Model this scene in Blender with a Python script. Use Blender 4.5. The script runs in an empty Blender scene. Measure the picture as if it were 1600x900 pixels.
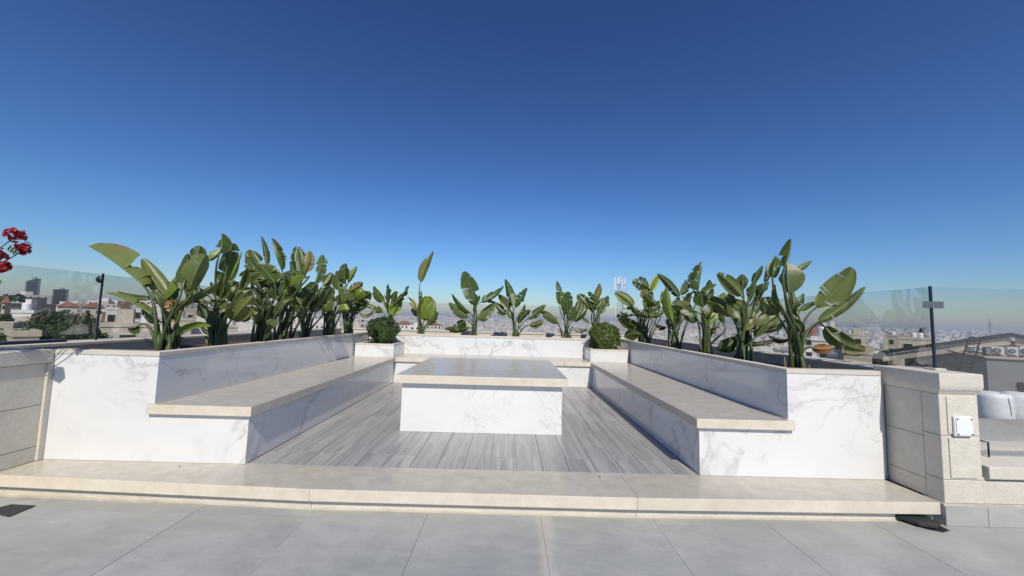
import bpy, bmesh, math, random
from mathutils import Vector as V, Matrix
R = math.radians
S = bpy.context.scene
COL = S.collection
rnd = random.Random(7)

# ------------------------------------------------------------------ camera
F, ROLL, HY, CAMZ = 600.0, R(1.6), 498.6, 1.12      # focal length and horizon in units of the 1600 px wide photograph
PITCH = math.atan((HY-450)*math.cos(ROLL)/F); YAW = math.atan(5/F)
fw = V((math.sin(YAW)*math.cos(PITCH), math.cos(YAW)*math.cos(PITCH), math.sin(PITCH)))
r0 = V((math.cos(YAW), -math.sin(YAW), 0)); u0 = r0.cross(fw)
rt = r0*math.cos(ROLL)+u0*math.sin(ROLL); up = -r0*math.sin(ROLL)+u0*math.cos(ROLL)
CAM = V((0, 0, CAMZ))
cd = bpy.data.cameras.new('camera'); cam = bpy.data.objects.new('camera', cd); COL.objects.link(cam)
cd.sensor_width = 36; cd.lens = 36*F/1600; cd.clip_start = 0.05; cd.clip_end = 30000
cam.matrix_world = Matrix(((rt.x, up.x, -fw.x, 0), (rt.y, up.y, -fw.y, 0), (rt.z, up.z, -fw.z, CAMZ), (0, 0, 0, 1)))
S.camera = cam
# ------------------------------------------------------------------ light
SUN = V((0.115, -1.0, 1.0)).normalized()             # towards the sun: behind the camera, a touch to the right
w = bpy.data.worlds.new('World'); S.world = w; w.use_nodes = True
nt = w.node_tree; bg = nt.nodes['Background']
sky = nt.nodes.new('ShaderNodeTexSky'); sky.sky_type = 'NISHITA'; sky.sun_disc = False
sky.sun_elevation = math.asin(SUN.z); sky.sun_rotation = math.atan2(SUN.x, SUN.y)
sky.altitude = 900; sky.air_density = 1.4; sky.dust_density = 0.6; sky.ozone_density = 10.0
gm = nt.nodes.new('ShaderNodeGamma'); gm.inputs[1].default_value = 1.47
nt.links.new(sky.outputs[0], gm.inputs[0]); tn = nt.nodes.new('ShaderNodeMix'); tn.data_type = 'RGBA'; tn.blend_type = 'MULTIPLY'; tn.inputs[0].default_value = 1; tn.inputs[7].default_value = (1.03, .945, .92, 1)
nt.links.new(gm.outputs[0], tn.inputs[6]); nt.links.new(tn.outputs[2], bg.inputs[0]); bg.inputs[1].default_value = 0.050
sl = bpy.data.lights.new('sun', 'SUN'); sl.energy = 4.6; sl.angle = R(0.53); sl.color = (1.0, 0.932, 0.815)
so = bpy.data.objects.new('sun', sl); COL.objects.link(so); so.rotation_euler = SUN.to_track_quat('Z', 'Y').to_euler(); so.location = (0, -20, 25)
S.view_settings.view_transform = 'Standard'; S.view_settings.look = 'None'
S.view_settings.exposure = 0.0; S.view_settings.gamma = 1.0; S.view_settings.use_curve_mapping = False

# ------------------------------------------------------------------ helpers
def ray(px, py): return rt*((px-800)/F) - up*((py-450)/F) + fw
def aty(px, py, Y): d = ray(px, py); return CAM + d*(Y/d.y)
def atz(px, py, z): d = ray(px, py); return CAM + d*((z-CAMZ)/d.z)
def tag(o, label=None, cat=None, group=None, kind=None):
    if label: o['label'] = label
    if cat: o['category'] = cat
    if group: o['group'] = group
    if kind: o['kind'] = kind
    return o
def empty(name, loc=(0, 0, 0), rz=0):
    o = bpy.data.objects.new(name, None); COL.objects.link(o); o.location = loc; o.rotation_euler.z = rz; o.empty_display_size = .1
    return o
def link(name, me, mat=None, parent=None, local=False):
    o = bpy.data.objects.new(name, me); COL.objects.link(o)
    if mat is not None and not me.materials:
        for m in (mat if isinstance(mat, (list, tuple)) else [mat]): me.materials.append(m)
    if parent is not None:
        o.parent = parent
        if not local:
            off = V((0, 0, 0)); p = parent
            while p is not None: off += p.location; p = p.parent
            o.location = -off                         # vertices are given in world space
    return o
class MB:
    """collects boxes, tubes and polygons, then links them as ONE mesh"""
    def __init__(s): s.v = []; s.f = []; s.mi = []
    def poly(s, pts, mi=0):
        n = len(s.v); s.v += [tuple(p) for p in pts]; s.f.append(tuple(range(n, n+len(pts)))); s.mi.append(mi); return s
    def box(s, x0, x1, y0, y1, z0, z1, mi=0, M=None):
        n = len(s.v)
        c = [V((x, y, z)) for z in (z0, z1) for y in (y0, y1) for x in (x0, x1)]
        if M: c = [M @ p for p in c]
        s.v += [tuple(p) for p in c]
        for q in ((0, 2, 3, 1), (4, 5, 7, 6), (0, 1, 5, 4), (2, 6, 7, 3), (0, 4, 6, 2), (1, 3, 7, 5)):
            s.f.append(tuple(n+i for i in q)); s.mi.append(mi)
        return s
    def prism(s, pts, z0, z1, mi=0):                  # plan outline, counter-clockwise
        n = len(s.v); k = len(pts)
        s.v += [(p[0], p[1], z0) for p in pts]+[(p[0], p[1], z1) for p in pts]
        s.f.append(tuple(n+i for i in reversed(range(k)))); s.f.append(tuple(n+k+i for i in range(k))); s.mi += [mi, mi]
        for i in range(k):
            j = (i+1) % k; s.f.append((n+i, n+j, n+k+j, n+k+i)); s.mi.append(mi)
        return s
    def tube(s, pts, rad, seg=6, mi=0):
        n = len(s.v); k = len(pts)
        rad = rad if isinstance(rad, (list, tuple)) else [rad]*k
        pts = [V(p) for p in pts]; ref = None
        for i, p in enumerate(pts):
            t = (pts[min(i+1, k-1)]-pts[max(i-1, 0)]).normalized()
            if ref is None: ref = t.orthogonal().normalized()
            a = (ref - t*ref.dot(t)).normalized(); b = t.cross(a); ref = a
            for j in range(seg):
                q = 2*math.pi*j/seg; s.v.append(tuple(p+(a*math.cos(q)+b*math.sin(q))*rad[i]))
        for i in range(k-1):
            for j in range(seg):
                s.f.append((n+i*seg+j, n+i*seg+(j+1) % seg, n+(i+1)*seg+(j+1) % seg, n+(i+1)*seg+j)); s.mi.append(mi)
        s.f.append(tuple(n+j for j in reversed(range(seg)))); s.f.append(tuple(n+(k-1)*seg+j for j in range(seg))); s.mi += [mi, mi]
        return s
    def lathe(s, c, prof, seg=16, mi=0):              # prof: (radius, z)
        return s.rings([[(c[0]+r*math.cos(2*math.pi*j/seg), c[1]+r*math.sin(2*math.pi*j/seg), c[2]+z) for j in range(seg)] for r, z in prof], mi)
    def rings(s, rs, mi=0):
        n = len(s.v); seg = len(rs[0]); k = len(rs)
        for rr in rs: s.v += [tuple(p) for p in rr]
        for i in range(k-1):
            for j in range(seg):
                s.f.append((n+i*seg+j, n+i*seg+(j+1) % seg, n+(i+1)*seg+(j+1) % seg, n+(i+1)*seg+j)); s.mi.append(mi)
        s.f.append(tuple(n+j for j in reversed(range(seg)))); s.f.append(tuple(n+(k-1)*seg+j for j in range(seg))); s.mi += [mi, mi]
        return s
    def mesh(s, name, smooth=False):
        me = bpy.data.meshes.new(name); me.from_pydata(s.v, [], s.f); me.polygons.foreach_set('material_index', s.mi)
        if smooth: me.polygons.foreach_set('use_smooth', [True]*len(s.f))
        me.update(); return me
    def build(s, name, mat, parent=None, bevel=0, smooth=False, local=False, kind=None):
        me = s.mesh(name, smooth)
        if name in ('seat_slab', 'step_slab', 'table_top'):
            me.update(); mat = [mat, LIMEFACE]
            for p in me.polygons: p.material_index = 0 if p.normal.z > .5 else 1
        o = link(name, me, mat, parent, local)
        if bevel:
            m = o.modifiers.new('bevel', 'BEVEL'); m.width = bevel; m.segments = 2; m.limit_method = 'ANGLE'
        if kind: o['kind'] = kind
        return o
def B(*a): return MB().box(*a)

# ------------------------------------------------------------------ materials
class NT:
    def __init__(s, name):
        s.m = bpy.data.materials.new(name); s.m.use_nodes = True; s.t = s.m.node_tree; s.n = s.t.nodes; s.b = s.n['Principled BSDF']; s.out = s.n['Material Output']
    def new(s, typ, **kw):
        nd = s.n.new(typ)
        for k, v in kw.items():
            if k in nd.inputs.keys(): s.set(nd.inputs[k], v)
            else: setattr(nd, k, v)
        return nd
    def set(s, sock, v):
        if isinstance(v, bpy.types.NodeSocket): s.t.links.new(v, sock)
        else: sock.default_value = v
    def pos(s, scale=(1, 1, 1), off=None, dist=0, dscale=2):
        g = s.new('ShaderNodeNewGeometry'); mp = s.new('ShaderNodeMapping'); s.t.links.new(g.outputs['Position'], mp.inputs[0]); mp.inputs['Scale'].default_value = scale
        if off is not None: s.set(mp.inputs['Location'], off)
        return mp.outputs[0]
    def noise(s, vec, scale, detail=4, rough=.55, dist=0): 
        nd = s.new('ShaderNodeTexNoise', Scale=scale, Detail=detail, Roughness=rough, Distortion=dist)
        if vec is not None: s.t.links.new(vec, nd.inputs['Vector'])
        return nd
    def ramp(s, fac, stops, interp='LINEAR'):
        nd = s.new('ShaderNodeValToRGB'); cr = nd.color_ramp; cr.interpolation = interp
        while len(cr.elements) < len(stops): cr.elements.new(.5)
        for e, (p, c) in zip(cr.elements, stops):
            e.position = p; e.color = (*c, 1) if isinstance(c, (tuple, list)) else (c, c, c, 1)
        s.t.links.new(fac, nd.inputs[0]); return nd.outputs[0]
    def mix(s, fac, a, b, mode='MIX'):
        nd = s.n.new('ShaderNodeMix'); nd.data_type = 'RGBA'; nd.blend_type = mode
        for sock, v in ((nd.inputs[0], fac), (nd.inputs[6], a), (nd.inputs[7], b)):
            if isinstance(v, (tuple, list)): v = (*v[:3], 1)
            s.set(sock, v)
        return nd.outputs[2]
    def math(s, op, a, b=0.0, clamp=False):
        nd = s.n.new('ShaderNodeMath'); nd.operation = op; nd.use_clamp = clamp; s.set(nd.inputs[0], a); s.set(nd.inputs[1], b); return nd.outputs[0]
    def bump(s, h, strength=.3, dist=.01):
        nd = s.new('ShaderNodeBump', Strength=strength, Distance=dist); s.t.links.new(h, nd.inputs['Height']); s.t.links.new(nd.outputs[0], s.b.inputs['Normal']); return nd
    def col(s, c): s.set(s.b.inputs['Base Color'], (*c, 1) if isinstance(c, (tuple, list)) else c)
    def rough(s, r): s.set(s.b.inputs['Roughness'], r)
    def rand(s): return s.new('ShaderNodeObjectInfo').outputs['Random']

def m_marble():
    k = NT('polished_marble'); p = k.pos()
    warp = k.noise(p, 1.3, 5, .6)
    wv = k.mix(.42, p, warp.outputs['Color'], 'ADD')
    def vein(scale, lo, hi, seed, width):
        n = k.noise(k.mix(1.0, wv, seed, 'ADD'), scale, 5, .55, .6).outputs['Fac']
        d = k.math('ABSOLUTE', k.math('SUBTRACT', n, .5))
        return k.ramp(d, [(0, 1.0), (width*.22, .75), (width*.5, .28), (width, 0.0)])
    v1 = vein(.75, 0, 1, (3.1, 1.7, 5.2), .016); v2 = vein(1.9, 0, 1, (9.1, 4.4, .3), .012)
    mask = k.ramp(k.noise(p, .9, 2).outputs['Fac'], [(.42, 0.0), (.56, 1.0)])
    mask2 = k.ramp(k.noise(k.mix(1.0, p, (7, 2, 4), 'ADD'), 1.1, 2).outputs['Fac'], [(.46, 0.0), (.6, 1.0)])
    a = k.math('ADD', k.math('MULTIPLY', v1, mask), k.math('MULTIPLY', k.math('MULTIPLY', v2, mask2), .8), True)
    cloud = k.ramp(k.noise(p, 1.6, 5).outputs['Fac'], [(.3, (.625, .625, .61)), (.6, (.70, .695, .675))])
    vc = k.mix(k.noise(p, 5, 2).outputs['Fac'], (.36, .37, .39), (.50, .475, .43))
    k.col(k.mix(k.math('MULTIPLY', a, .72), cloud, vc)); k.rough(k.math('ADD', k.math('MULTIPLY', k.noise(p, 3, 4).outputs['Fac'], .10), .03)); k.b.inputs['IOR'].default_value = 1.6
    return k.m
def m_lime(name, base, light, gloss, bumpy=0.0, scale=1.0):
    k = NT(name); p = k.pos()
    n1 = k.noise(p, 9*scale, 6, .65).outputs['Fac']; n2 = k.noise(p, 45*scale, 4, .7).outputs['Fac']; n3 = k.noise(p, 1.2*scale, 3).outputs['Fac']
    c = k.mix(k.ramp(n1, [(.35, 0.0), (.68, 1.0)]), base, light)
    c = k.mix(k.ramp(n2, [(.58, 0.0), (.75, .55)]), c, tuple(x*.8 for x in base))
    rv = k.rand()
    c = k.mix(k.math('MULTIPLY', k.ramp(n3, [(.3, 0.0), (.7, 1.0)]), .35), c, tuple(x*.82 for x in base))
    c = k.mix(k.math('MULTIPLY', rv, .18), c, tuple(x*.75 for x in base))
    # fossil flecks
    vo = k.new('ShaderNodeTexVoronoi', Scale=60*scale); k.t.links.new(p, vo.inputs['Vector'])
    c = k.mix(k.ramp(vo.outputs['Distance'], [(.06, .5), (.16, 0.0)]), c, tuple(min(1, x*1.18) for x in light))
    k.col(c); k.rough(k.math('ADD', k.math('MULTIPLY', n2, .09), gloss))
    if bumpy: k.bump(k.noise(p, 38*scale, 6, .7).outputs['Fac'], bumpy, .02)
    return k.m
def m_plank():
    k = NT('wood_look_tile'); rv = k.rand()
    off = k.new('ShaderNodeCombineXYZ', X=k.math('MULTIPLY', rv, 37.0), Y=k.math('MULTIPLY', rv, 91.0), Z=0.0).outputs[0]
    p = k.pos((16, .8, 1), off)
    n1 = k.noise(p, 1.0, 6, .62, .9).outputs['Fac']; p2 = k.pos((60, 2.2, 1), off); n2 = k.noise(p2, 1.0, 4, .6, .3).outputs['Fac']
    c = k.ramp(n1, [(.27, (.20, .193, .183)), (.43, (.305, .295, .278)), (.53, (.39, .375, .352)), (.70, (.52, .50, .465))])
    c = k.mix(k.math('MULTIPLY', n2, .42), c, (.21, .205, .196))
    c = k.mix(k.math('MULTIPLY', rv, .35), c, (.23, .222, .215))
    k.col(c); k.rough(k.math('ADD', k.math('MULTIPLY', n2, .15), .27)); k.bump(n2, .05, .004)
    return k.m
def m_tile():
    k = NT('grey_porcelain_tile'); rv = k.rand()
    off = k.new('ShaderNodeCombineXYZ', X=k.math('MULTIPLY', rv, 37.0), Y=k.math('MULTIPLY', rv, 91.0), Z=0.0).outputs[0]
    p = k.pos((1, 1, 1), off); n1 = k.noise(p, 2.2, 6, .62, .4).outputs['Fac']; n2 = k.noise(p, 26, 5, .7).outputs['Fac']
    ps = k.pos((2.5, 9, 1), off); n3 = k.noise(ps, 1.0, 5, .6, .6).outputs['Fac']
    c = k.ramp(n1, [(.28, (.265, .275, .265)), (.5, (.335, .343, .33)), (.72, (.42, .425, .405))])
    c = k.mix(k.math('MULTIPLY', k.ramp(n3, [(.42, 0.0), (.68, 1.0)]), .45), c, (.43, .435, .42))
    c = k.mix(k.math('MULTIPLY', k.ramp(n2, [(.45, 0.0), (.75, 1.0)]), .3), c, (.22, .235, .235))
    # dried cement-coloured stains close to the step
    g = k.pos(); sp = k.new('ShaderNodeSeparateXYZ'); k.t.links.new(g, sp.inputs[0])
    near = k.ramp(k.math('ADD', sp.outputs['Y'], k.math('MULTIPLY', k.noise(g, 1.7, 4).outputs['Fac'], .5)), [(.0, 0.0), (1.0, 1.0)])
    near = k.ramp(k.math('SUBTRACT', k.math('ADD', sp.outputs['Y'], k.math('MULTIPLY', k.noise(g, 2.2, 5).outputs['Fac'], .55)), 2.0), [(.62, 0.0), (.86, .5)])
    c = k.mix(near, c, (.42, .395, .34))
    big = k.noise(g, 1.1, 5, .65, .8).outputs['Fac']; c = k.mix(k.math('MULTIPLY', k.ramp(big, [(.42, 0.0), (.62, 1.0)]), .4), c, (.22, .235, .235))
    spk = k.noise(g, 75, 3, .6).outputs['Fac']; c = k.mix(k.math('MULTIPLY', k.ramp(spk, [(.62, 0.0), (.72, 1.0)]), .35), c, (.15, .155, .15))
    sx = k.math('ABSOLUTE', k.math('SUBTRACT', k.math('ADD', sp.outputs['X'], k.math('MULTIPLY', k.noise(g, 2.6, 4).outputs['Fac'], .22)), .37))
    c = k.mix(k.ramp(sx, [(.02, .55), (.075, .0)]), c, (.50, .47, .40))
    k.col(c); k.rough(k.math('ADD', k.math('MULTIPLY', n1, .25), .38)); k.bump(n2, .06, .004)
    return k.m
def m_plain(name, c, rough=.6, metal=0, var=.15, scale=6, bump=0):
    k = NT(name); p = k.pos(); n = k.noise(p, scale, 5, .6).outputs['Fac']
    k.col(k.mix(k.ramp(n, [(.3, 0.0), (.7, 1.0)]), tuple(x*(1-var) for x in c), tuple(min(1, x*(1+var)) for x in c))); k.rough(rough); k.b.inputs['Metallic'].default_value = metal
    if bump: k.bump(k.noise(p, scale*6, 4).outputs['Fac'], bump, .01)
    return k.m
def m_leaf(name, a, b, dry, dryamt):
    k = NT(name); uv = k.new('ShaderNodeUVMap').outputs[0]; sp = k.new('ShaderNodeSeparateXYZ'); k.t.links.new(uv, sp.inputs[0])
    v = k.math('ABSOLUTE', k.math('SUBTRACT', sp.outputs['Y'], .5)); rv = k.rand()
    ph = k.math('SUBTRACT', k.math('MULTIPLY', sp.outputs['X'], 260.0), k.math('MULTIPLY', v, 90.0))
    st = k.math('ADD', k.math('MULTIPLY', k.math('SINE', ph), .5), .5)
    n = k.noise(k.pos(), 7, 4).outputs['Fac']
    c = k.mix(k.ramp(n, [(.3, 0.0), (.7, 1.0)]), a, b); c = k.mix(k.math('MULTIPLY', rv, .6), c, (a[0]*.45, a[1]*.55, a[2]*.8)); c = k.mix(k.ramp(rv, [(.72, 0.0), (.95, .5)]), c, (b[0]*1.5, b[1]*1.25, b[2]))
    c = k.mix(k.math('MULTIPLY', st, .16), c, tuple(min(1, x*1.7) for x in b))
    edge = k.math('ADD', k.math('MULTIPLY', v, 2.0), k.math('MULTIPLY', k.math('SUBTRACT', k.noise(k.pos(), 16, 4).outputs['Fac'], .5), 1.1))
    edge = k.math('ADD', edge, k.math('MULTIPLY', k.math('POWER', sp.outputs['X'], 5.0), .35))
    e = k.ramp(edge, [(max(0., 1.0-dryamt), 0.0), (min(1., 1.12-dryamt), 1.0)])
    c = k.mix(k.math('MULTIPLY', e, .85), c, dry)
    k.col(c); k.rough(k.math('ADD', .3, k.math('MULTIPLY', n, .2))); k.b.inputs['Specular IOR Level'].default_value = .5
    k.bump(st, .12, .004)
    tr = k.new('ShaderNodeBsdfTranslucent'); k.t.links.new(k.mix(.5, c, (.30, .42, .05)), tr.inputs[0])
    mx = k.new('ShaderNodeMixShader'); mx.inputs[0].default_value = .16
    k.t.links.new(k.b.outputs[0], mx.inputs[1]); k.t.links.new(tr.outputs[0], mx.inputs[2]); k.t.links.new(mx.outputs[0], k.out.inputs[0])
    return k.m
def m_glass():
    k = NT('tinted_balustrade_glass'); k.n.remove(k.b)
    t = k.new('ShaderNodeBsdfTransparent'); t.inputs[0].default_value = (.908, .910, .918, 1)
    gl = k.new('ShaderNodeBsdfGlossy'); gl.inputs['Roughness'].default_value = .02; gl.inputs[0].default_value = (1, 1, 1, 1)
    df = k.new('ShaderNodeBsdfDiffuse'); df.inputs[0].default_value = (.42, .45, .44, 1)
    fr = k.new('ShaderNodeFresnel'); fr.inputs[0].default_value = 1.5
    d = k.ramp(k.noise(k.pos(), 3.2, 5, .62).outputs['Fac'], [(.3, .008), (.6, .012), (.74, .022)])
    m1 = k.new('ShaderNodeMixShader'); k.t.links.new(d, m1.inputs[0]); k.t.links.new(t.outputs[0], m1.inputs[1]); k.t.links.new(df.outputs[0], m1.inputs[2])
    m2 = k.new('ShaderNodeMixShader'); k.t.links.new(k.math('MULTIPLY', fr.outputs[0], .22), m2.inputs[0]); k.t.links.new(m1.outputs[0], m2.inputs[1]); k.t.links.new(gl.outputs[0], m2.inputs[2])
    k.t.links.new(m2.outputs[0], k.out.inputs[0]); return k.m
def m_tower(name, a, b):
    k = NT(name); p = k.pos(); sp = k.new('ShaderNodeSeparateXYZ'); k.t.links.new(p, sp.inputs[0])
    st = k.math('GREATER_THAN', k.math('FRACT', k.math('MULTIPLY', sp.outputs['Z'], .26)), .62)
    k.col(k.mix(st, a, b)); k.rough(.18); return k.m
def m_attr(name, rough=.8):
    k = NT(name); a = k.new('ShaderNodeVertexColor'); a.layer_name = 'tint'; n = k.noise(k.pos(), .35, 4).outputs['Fac']
    k.col(k.mix(k.math('MULTIPLY', n, .35), a.outputs[0], (.30, .27, .23))); k.rough(rough); return k.m

MARBLE = m_marble()
LIME = m_lime('beige_limestone', (.43, .39, .32), (.54, .50, .43), .17)
LIME.node_tree.nodes['Principled BSDF'].inputs['Specular IOR Level'].default_value = .28
LIMEROUGH = m_lime('rough_limestone_block', (.60, .555, .465), (.72, .675, .58), .62, .5)
LIMEEDGE = m_lime('chiselled_limestone', (.57, .525, .44), (.68, .635, .545), .6, .35)
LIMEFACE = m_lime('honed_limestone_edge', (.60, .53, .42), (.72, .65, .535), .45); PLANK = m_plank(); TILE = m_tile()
GROUT = m_plain('grout', (.33, .325, .31), .9); MORTAR = m_plain('mortar', (.46, .42, .34), .9, bump=.4)
DARK = m_plain('dark_metal', (.035, .037, .042), .35, .6); BLUEMETAL = m_plain('blue_black_painted_metal', (.018, .028, .06), .3, .3)
STEEL = m_plain('brushed_steel', (.33, .31, .29), .35, 1.0); RUBBER = m_plain('black_drain_cover', (.025, .026, .028), .6, bump=.3)
SOIL = m_plain('planting_soil', (.075, .05, .032), .95, bump=.8, scale=14, var=.4)
GLASS = m_glass()
LEAF = m_leaf('strelitzia_leaf', (.025, .052, .007), (.068, .108, .014), (.15, .09, .035), .08)
LEAFY = m_leaf('young_strelitzia_leaf', (.115, .180, .013), (.18, .245, .027), (.20, .15, .05), .05)
LEAFP = m_leaf('pale_strelitzia_leaf', (.078, .112, .026), (.135, .175, .046), (.17, .11, .055), .10)
LEAFO = m_leaf('yellowing_strelitzia_leaf', (.12, .13, .025), (.20, .17, .04), (.20, .11, .05), .18)
LEAFD = m_leaf('dry_strelitzia_leaf', (.26, .105, .025), (.36, .17, .04), (.12, .06, .03), .35)
RIB = m_plain('leaf_midrib', (.15, .19, .06), .4); STALK = m_plain('leaf_stalk', (.050, .074, .018), .5, var=.45); SHEATH = m_plain('dry_leaf_sheath', (.14, .10, .05), .7, var=.4, scale=20)
BARK = m_plain('bark', (.10, .075, .05), .9, bump=.5)
def m_foliage(name, a, b):
    k = NT(name); n = k.noise(k.pos(), 9, 3).outputs['Fac']; g = k.new('ShaderNodeNewGeometry').outputs['Random Per Island']
    k.col(k.mix(g, a, b)); k.rough(.45)
    tr = k.new('ShaderNodeBsdfTranslucent'); tr.inputs[0].default_value = (b[0]*1.5, b[1]*1.5, b[2], 1)
    mx = k.new('ShaderNodeMixShader'); mx.inputs[0].default_value = .2
    k.t.links.new(k.b.outputs[0], mx.inputs[1]); k.t.links.new(tr.outputs[0], mx.inputs[2]); k.t.links.new(mx.outputs[0], k.out.inputs[0]); return k.m
BOX1 = m_foliage('boxwood_leaves', (.028, .060, .010), (.065, .12, .018)); BOX2 = m_foliage('light_boxwood_leaves', (.055, .090, .012), (.12, .17, .024))
TREEM = m_foliage('tree_leaves', (.028, .055, .018), (.065, .10, .032)); GERL = m_foliage('geranium_leaves', (.06, .11, .025), (.12, .18, .05))
PETAL = m_foliage('red_petals', (.16, .002, .008), (.36, .005, .014))

# ------------------------------------------------------------------ terrace floor, step, deck
ZF = -0.135
JX = [0.245+0.722*i for i in range(-8, 9)]
fl = MB().box(-7, 7.0, -7, 3.0, -.6, ZF-.010).build('terrace_floor', GROUT); tag(fl, 'grey porcelain tile terrace floor in front of the step', kind='structure')
ty = [2.62, 2.505, 1.065, -.375, -1.815, -3.255]
tmesh = {}
for r in range(len(ty)-1):
    for i in range(len(JX)-1):
        if r == 0 and i > 11: pass
        x0, x1, y1, y0 = JX[i]+.0009, JX[i+1]-.0009, ty[r]-.0009, ty[r+1]+.0009
        MB().box(x0, x1, y0, y1, ZF-.0095, ZF+rnd.uniform(-.0006, .0006)).build('floor_tile', TILE, fl)
dk = MB().prism([(-4.2, 2.84), (-3.6, 2.74), (-1.235, 2.62), (.867, 2.61), (2.9, 2.64), (2.9, 9.1), (-4.2, 9.1)], -.6, -.02).build('raised_deck', MORTAR)
tag(dk, 'raised seating deck behind the limestone step', kind='structure')
# nosing slabs of the step (front edge follows the photograph's slightly bent line), 75 mm thick
NX = [(-5.4, 2.80), (-3.33, 2.665), (-1.237, 2.566), (.865, 2.554), (2.868, 2.592)]
def step_slab(a, b, g=.0006):
    MB().prism([(a[0]+g, a[1]), (b[0]-g, b[1]), (b[0]-g, 2.955 if b[0] > -3 else 3.0), (a[0]+g, 2.955 if a[0] > -3 else 3.0)], -.076, 0).build('step_slab', LIME, dk, bevel=.0025)
for a, b in zip(NX[:-1], NX[1:]): step_slab(a, b)
for a, b in zip(NX[:-1], NX[1:]):                     # riser stones under the shadow gap
    xe = b[0]-.001 if b[0] < 2 else 2.60
    ye = b[1]+.035
    MB().prism([(a[0]+.001, a[1]+.035), (xe, ye), (xe, ye+.05), (a[0]+.001, a[1]+.085)], ZF-.02, -.079).build('riser_stone', LIMEEDGE, dk, bevel=.003)
    MB().prism([(a[0], a[1]+.022), (xe, ye-.013), (xe, ye+.03), (a[0], a[1]+.06)], ZF-.015, ZF+.005).build('mortar_bead', MORTAR, dk, bevel=.003)
# wood-look planks in the pit
XL, XR, YB = -1.905, 1.46, 6.62
PGROUT = m_plain('plank_grout', (.27, .262, .25), .9)
pl = MB().box(XL-.05, XR+.05, 2.93, YB+.05, -.05, -.012).build('pit_floor_bed', PGROUT, dk)
x = XL+.004; ci = 0
while x < XR:
    x1 = min(x+.198, XR-.002); y = 2.958-[0, .0, .62, .0, .62, 0][ci % 6]-(.0 if ci % 3 else .0); 
    ys = [2.958, 3.22+[0, .03, 0, .33, .02, 0, .3][ci % 7]]
    while ys[-1] < YB: ys.append(ys[-1]+1.2)
    for ya, yb in zip(ys[:-1], ys[1:]):
        yb = min(yb, YB)
        if yb-ya > .03: MB().box(x+.0008, x1-.0008, ya+.0008, yb-.0008, -.0115, -.001+rnd.uniform(-.0004, .0004)).build('floor_plank', PLANK, dk)
    x += .2; ci += 1

# ------------------------------------------------------------------ marble seating units
def seating(name, label, sx, xo, xi, xb):
    """sx: +1 right unit, -1 left unit; xo outer end, xi planter face over the seat, xb bench face"""
    yf, zt, zs, th = 2.945, .80, .42, .07
    t = empty(name, ((xo+xb)/2, yf, 0)); tag(t, label, 'planter bench', 'built-in marble planter benches')
    X = lambda a, b: (min(a, b), max(a, b))
    # front panel: L-shaped slab
    zc = zt-.034; g = .014
    pts = [(xo, 0.001), (xb, 0.001), (xb, zs-th-.001), (xi, zs-th-.001), (xi, zc), (xo, zc)]
    m = MB(); n = len(pts)
    m.v = [(p[0], yf, p[1]) for p in pts]+[(p[0], yf+g, p[1]) for p in pts]
    f0 = list(range(n)); m.f = [tuple(f0 if sx < 0 else f0[::-1]), tuple(n+i for i in (f0[::-1] if sx < 0 else f0))]
    for i in range(n):
        j = (i+1) % n; q = (i, n+i, n+j, j); m.f.append(q if sx < 0 else q[::-1])
    m.mi = [0]*len(m.f); m.build('front_panel', MARBLE, t, bevel=.0015)
    # bench face panels and planter face panels, jointed
    yj = [yf+g+.001, 4.45, 5.95, YB]
    for a, b in zip(yj[:-1], yj[1:]):
        xx = X(xb, xb+sx*g)
        MB().box(xx[0], xx[1], a, b-.0018, .001, zs-th-.001).build('bench_panel', MARBLE, t, bevel=.001)
    yj = [yf+g+.001, 4.15, 5.75, 7.30]
    for a, b in zip(yj[:-1], yj[1:]):
        xx = X(xi, xi+sx*g)
        MB().box(xx[0], xx[1], a, b-.0018, zs+.001, zc).build('planter_panel', MARBLE, t, bevel=.001)
    # body behind the panels
    xx = X(xi+sx*.0145, xi+sx*.075); MB().box(xx[0], xx[1], yf+.016, 8.0, zs-th, zc-.001).build('planter_wall', MORTAR, t)
    xx = X(xo-sx*.002, xi+sx*.076); MB().box(xx[0], xx[1], yf+.016, yf+.08, .002, zc-.001).build('end_wall', MORTAR, t)
    xx = X(xb+sx*.0145, xi+sx*.074); MB().box(xx[0], xx[1], yf+.09, YB-.002, .002, zs-th-.002).build('bench_core', MORTAR, t)
    # seat slabs
    ys = [yf-.032, 4.95, 7.29 if False else 6.60]
    xs = X(xb-sx*.032, xi+sx*.028)
    for i, (a, b) in enumerate(zip(ys[:-1], ys[1:])):
        if i == 0:
            q0, q1, q2 = xb-sx*.032, xi-sx*.001, xi+sx*.03   # nosing returns in front of the planter face
            pp = [(q0, a), (q2, a), (q2, yf-.001), (q1, yf-.001), (q1, b-.001), (q0, b-.001)]
            if sx < 0: pp = pp[::-1]
            MB().prism(pp, zs-th, zs).build('seat_slab', LIME, t, bevel=.003)
        else:
            xx = X(xb-sx*.032, xi-sx*.001); MB().box(xx[0], xx[1], a+.001, b, zs-th, zs).build('seat_slab', LIME, t, bevel=.003)
    # sealant bead where seat meets planter
    xx = X(xi-sx*.010, xi-sx*.0015); MB().box(xx[0], xx[1], yf+.003, 6.6, zs+.0005, zs+.007).build('sealant_bead', LIMEEDGE, t)
    # coping
    a = X(xo, xi-sx*.004)
    MB().box(a[0], a[1], yf-.005, yf+.088, zc+.001, zt).build('coping', LIMEEDGE, t, bevel=.003)
    a = X(xi-sx*.004, xi+sx*.084)
    for y0, y1 in ((yf+.0895, 4.3), (4.3, 5.8), (5.8, 7.30)):
        MB().box(a[0], a[1], y0, y1-.0015, zc+.001, zt).build('coping', LIMEEDGE, t, bevel=.003)
    return t
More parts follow.
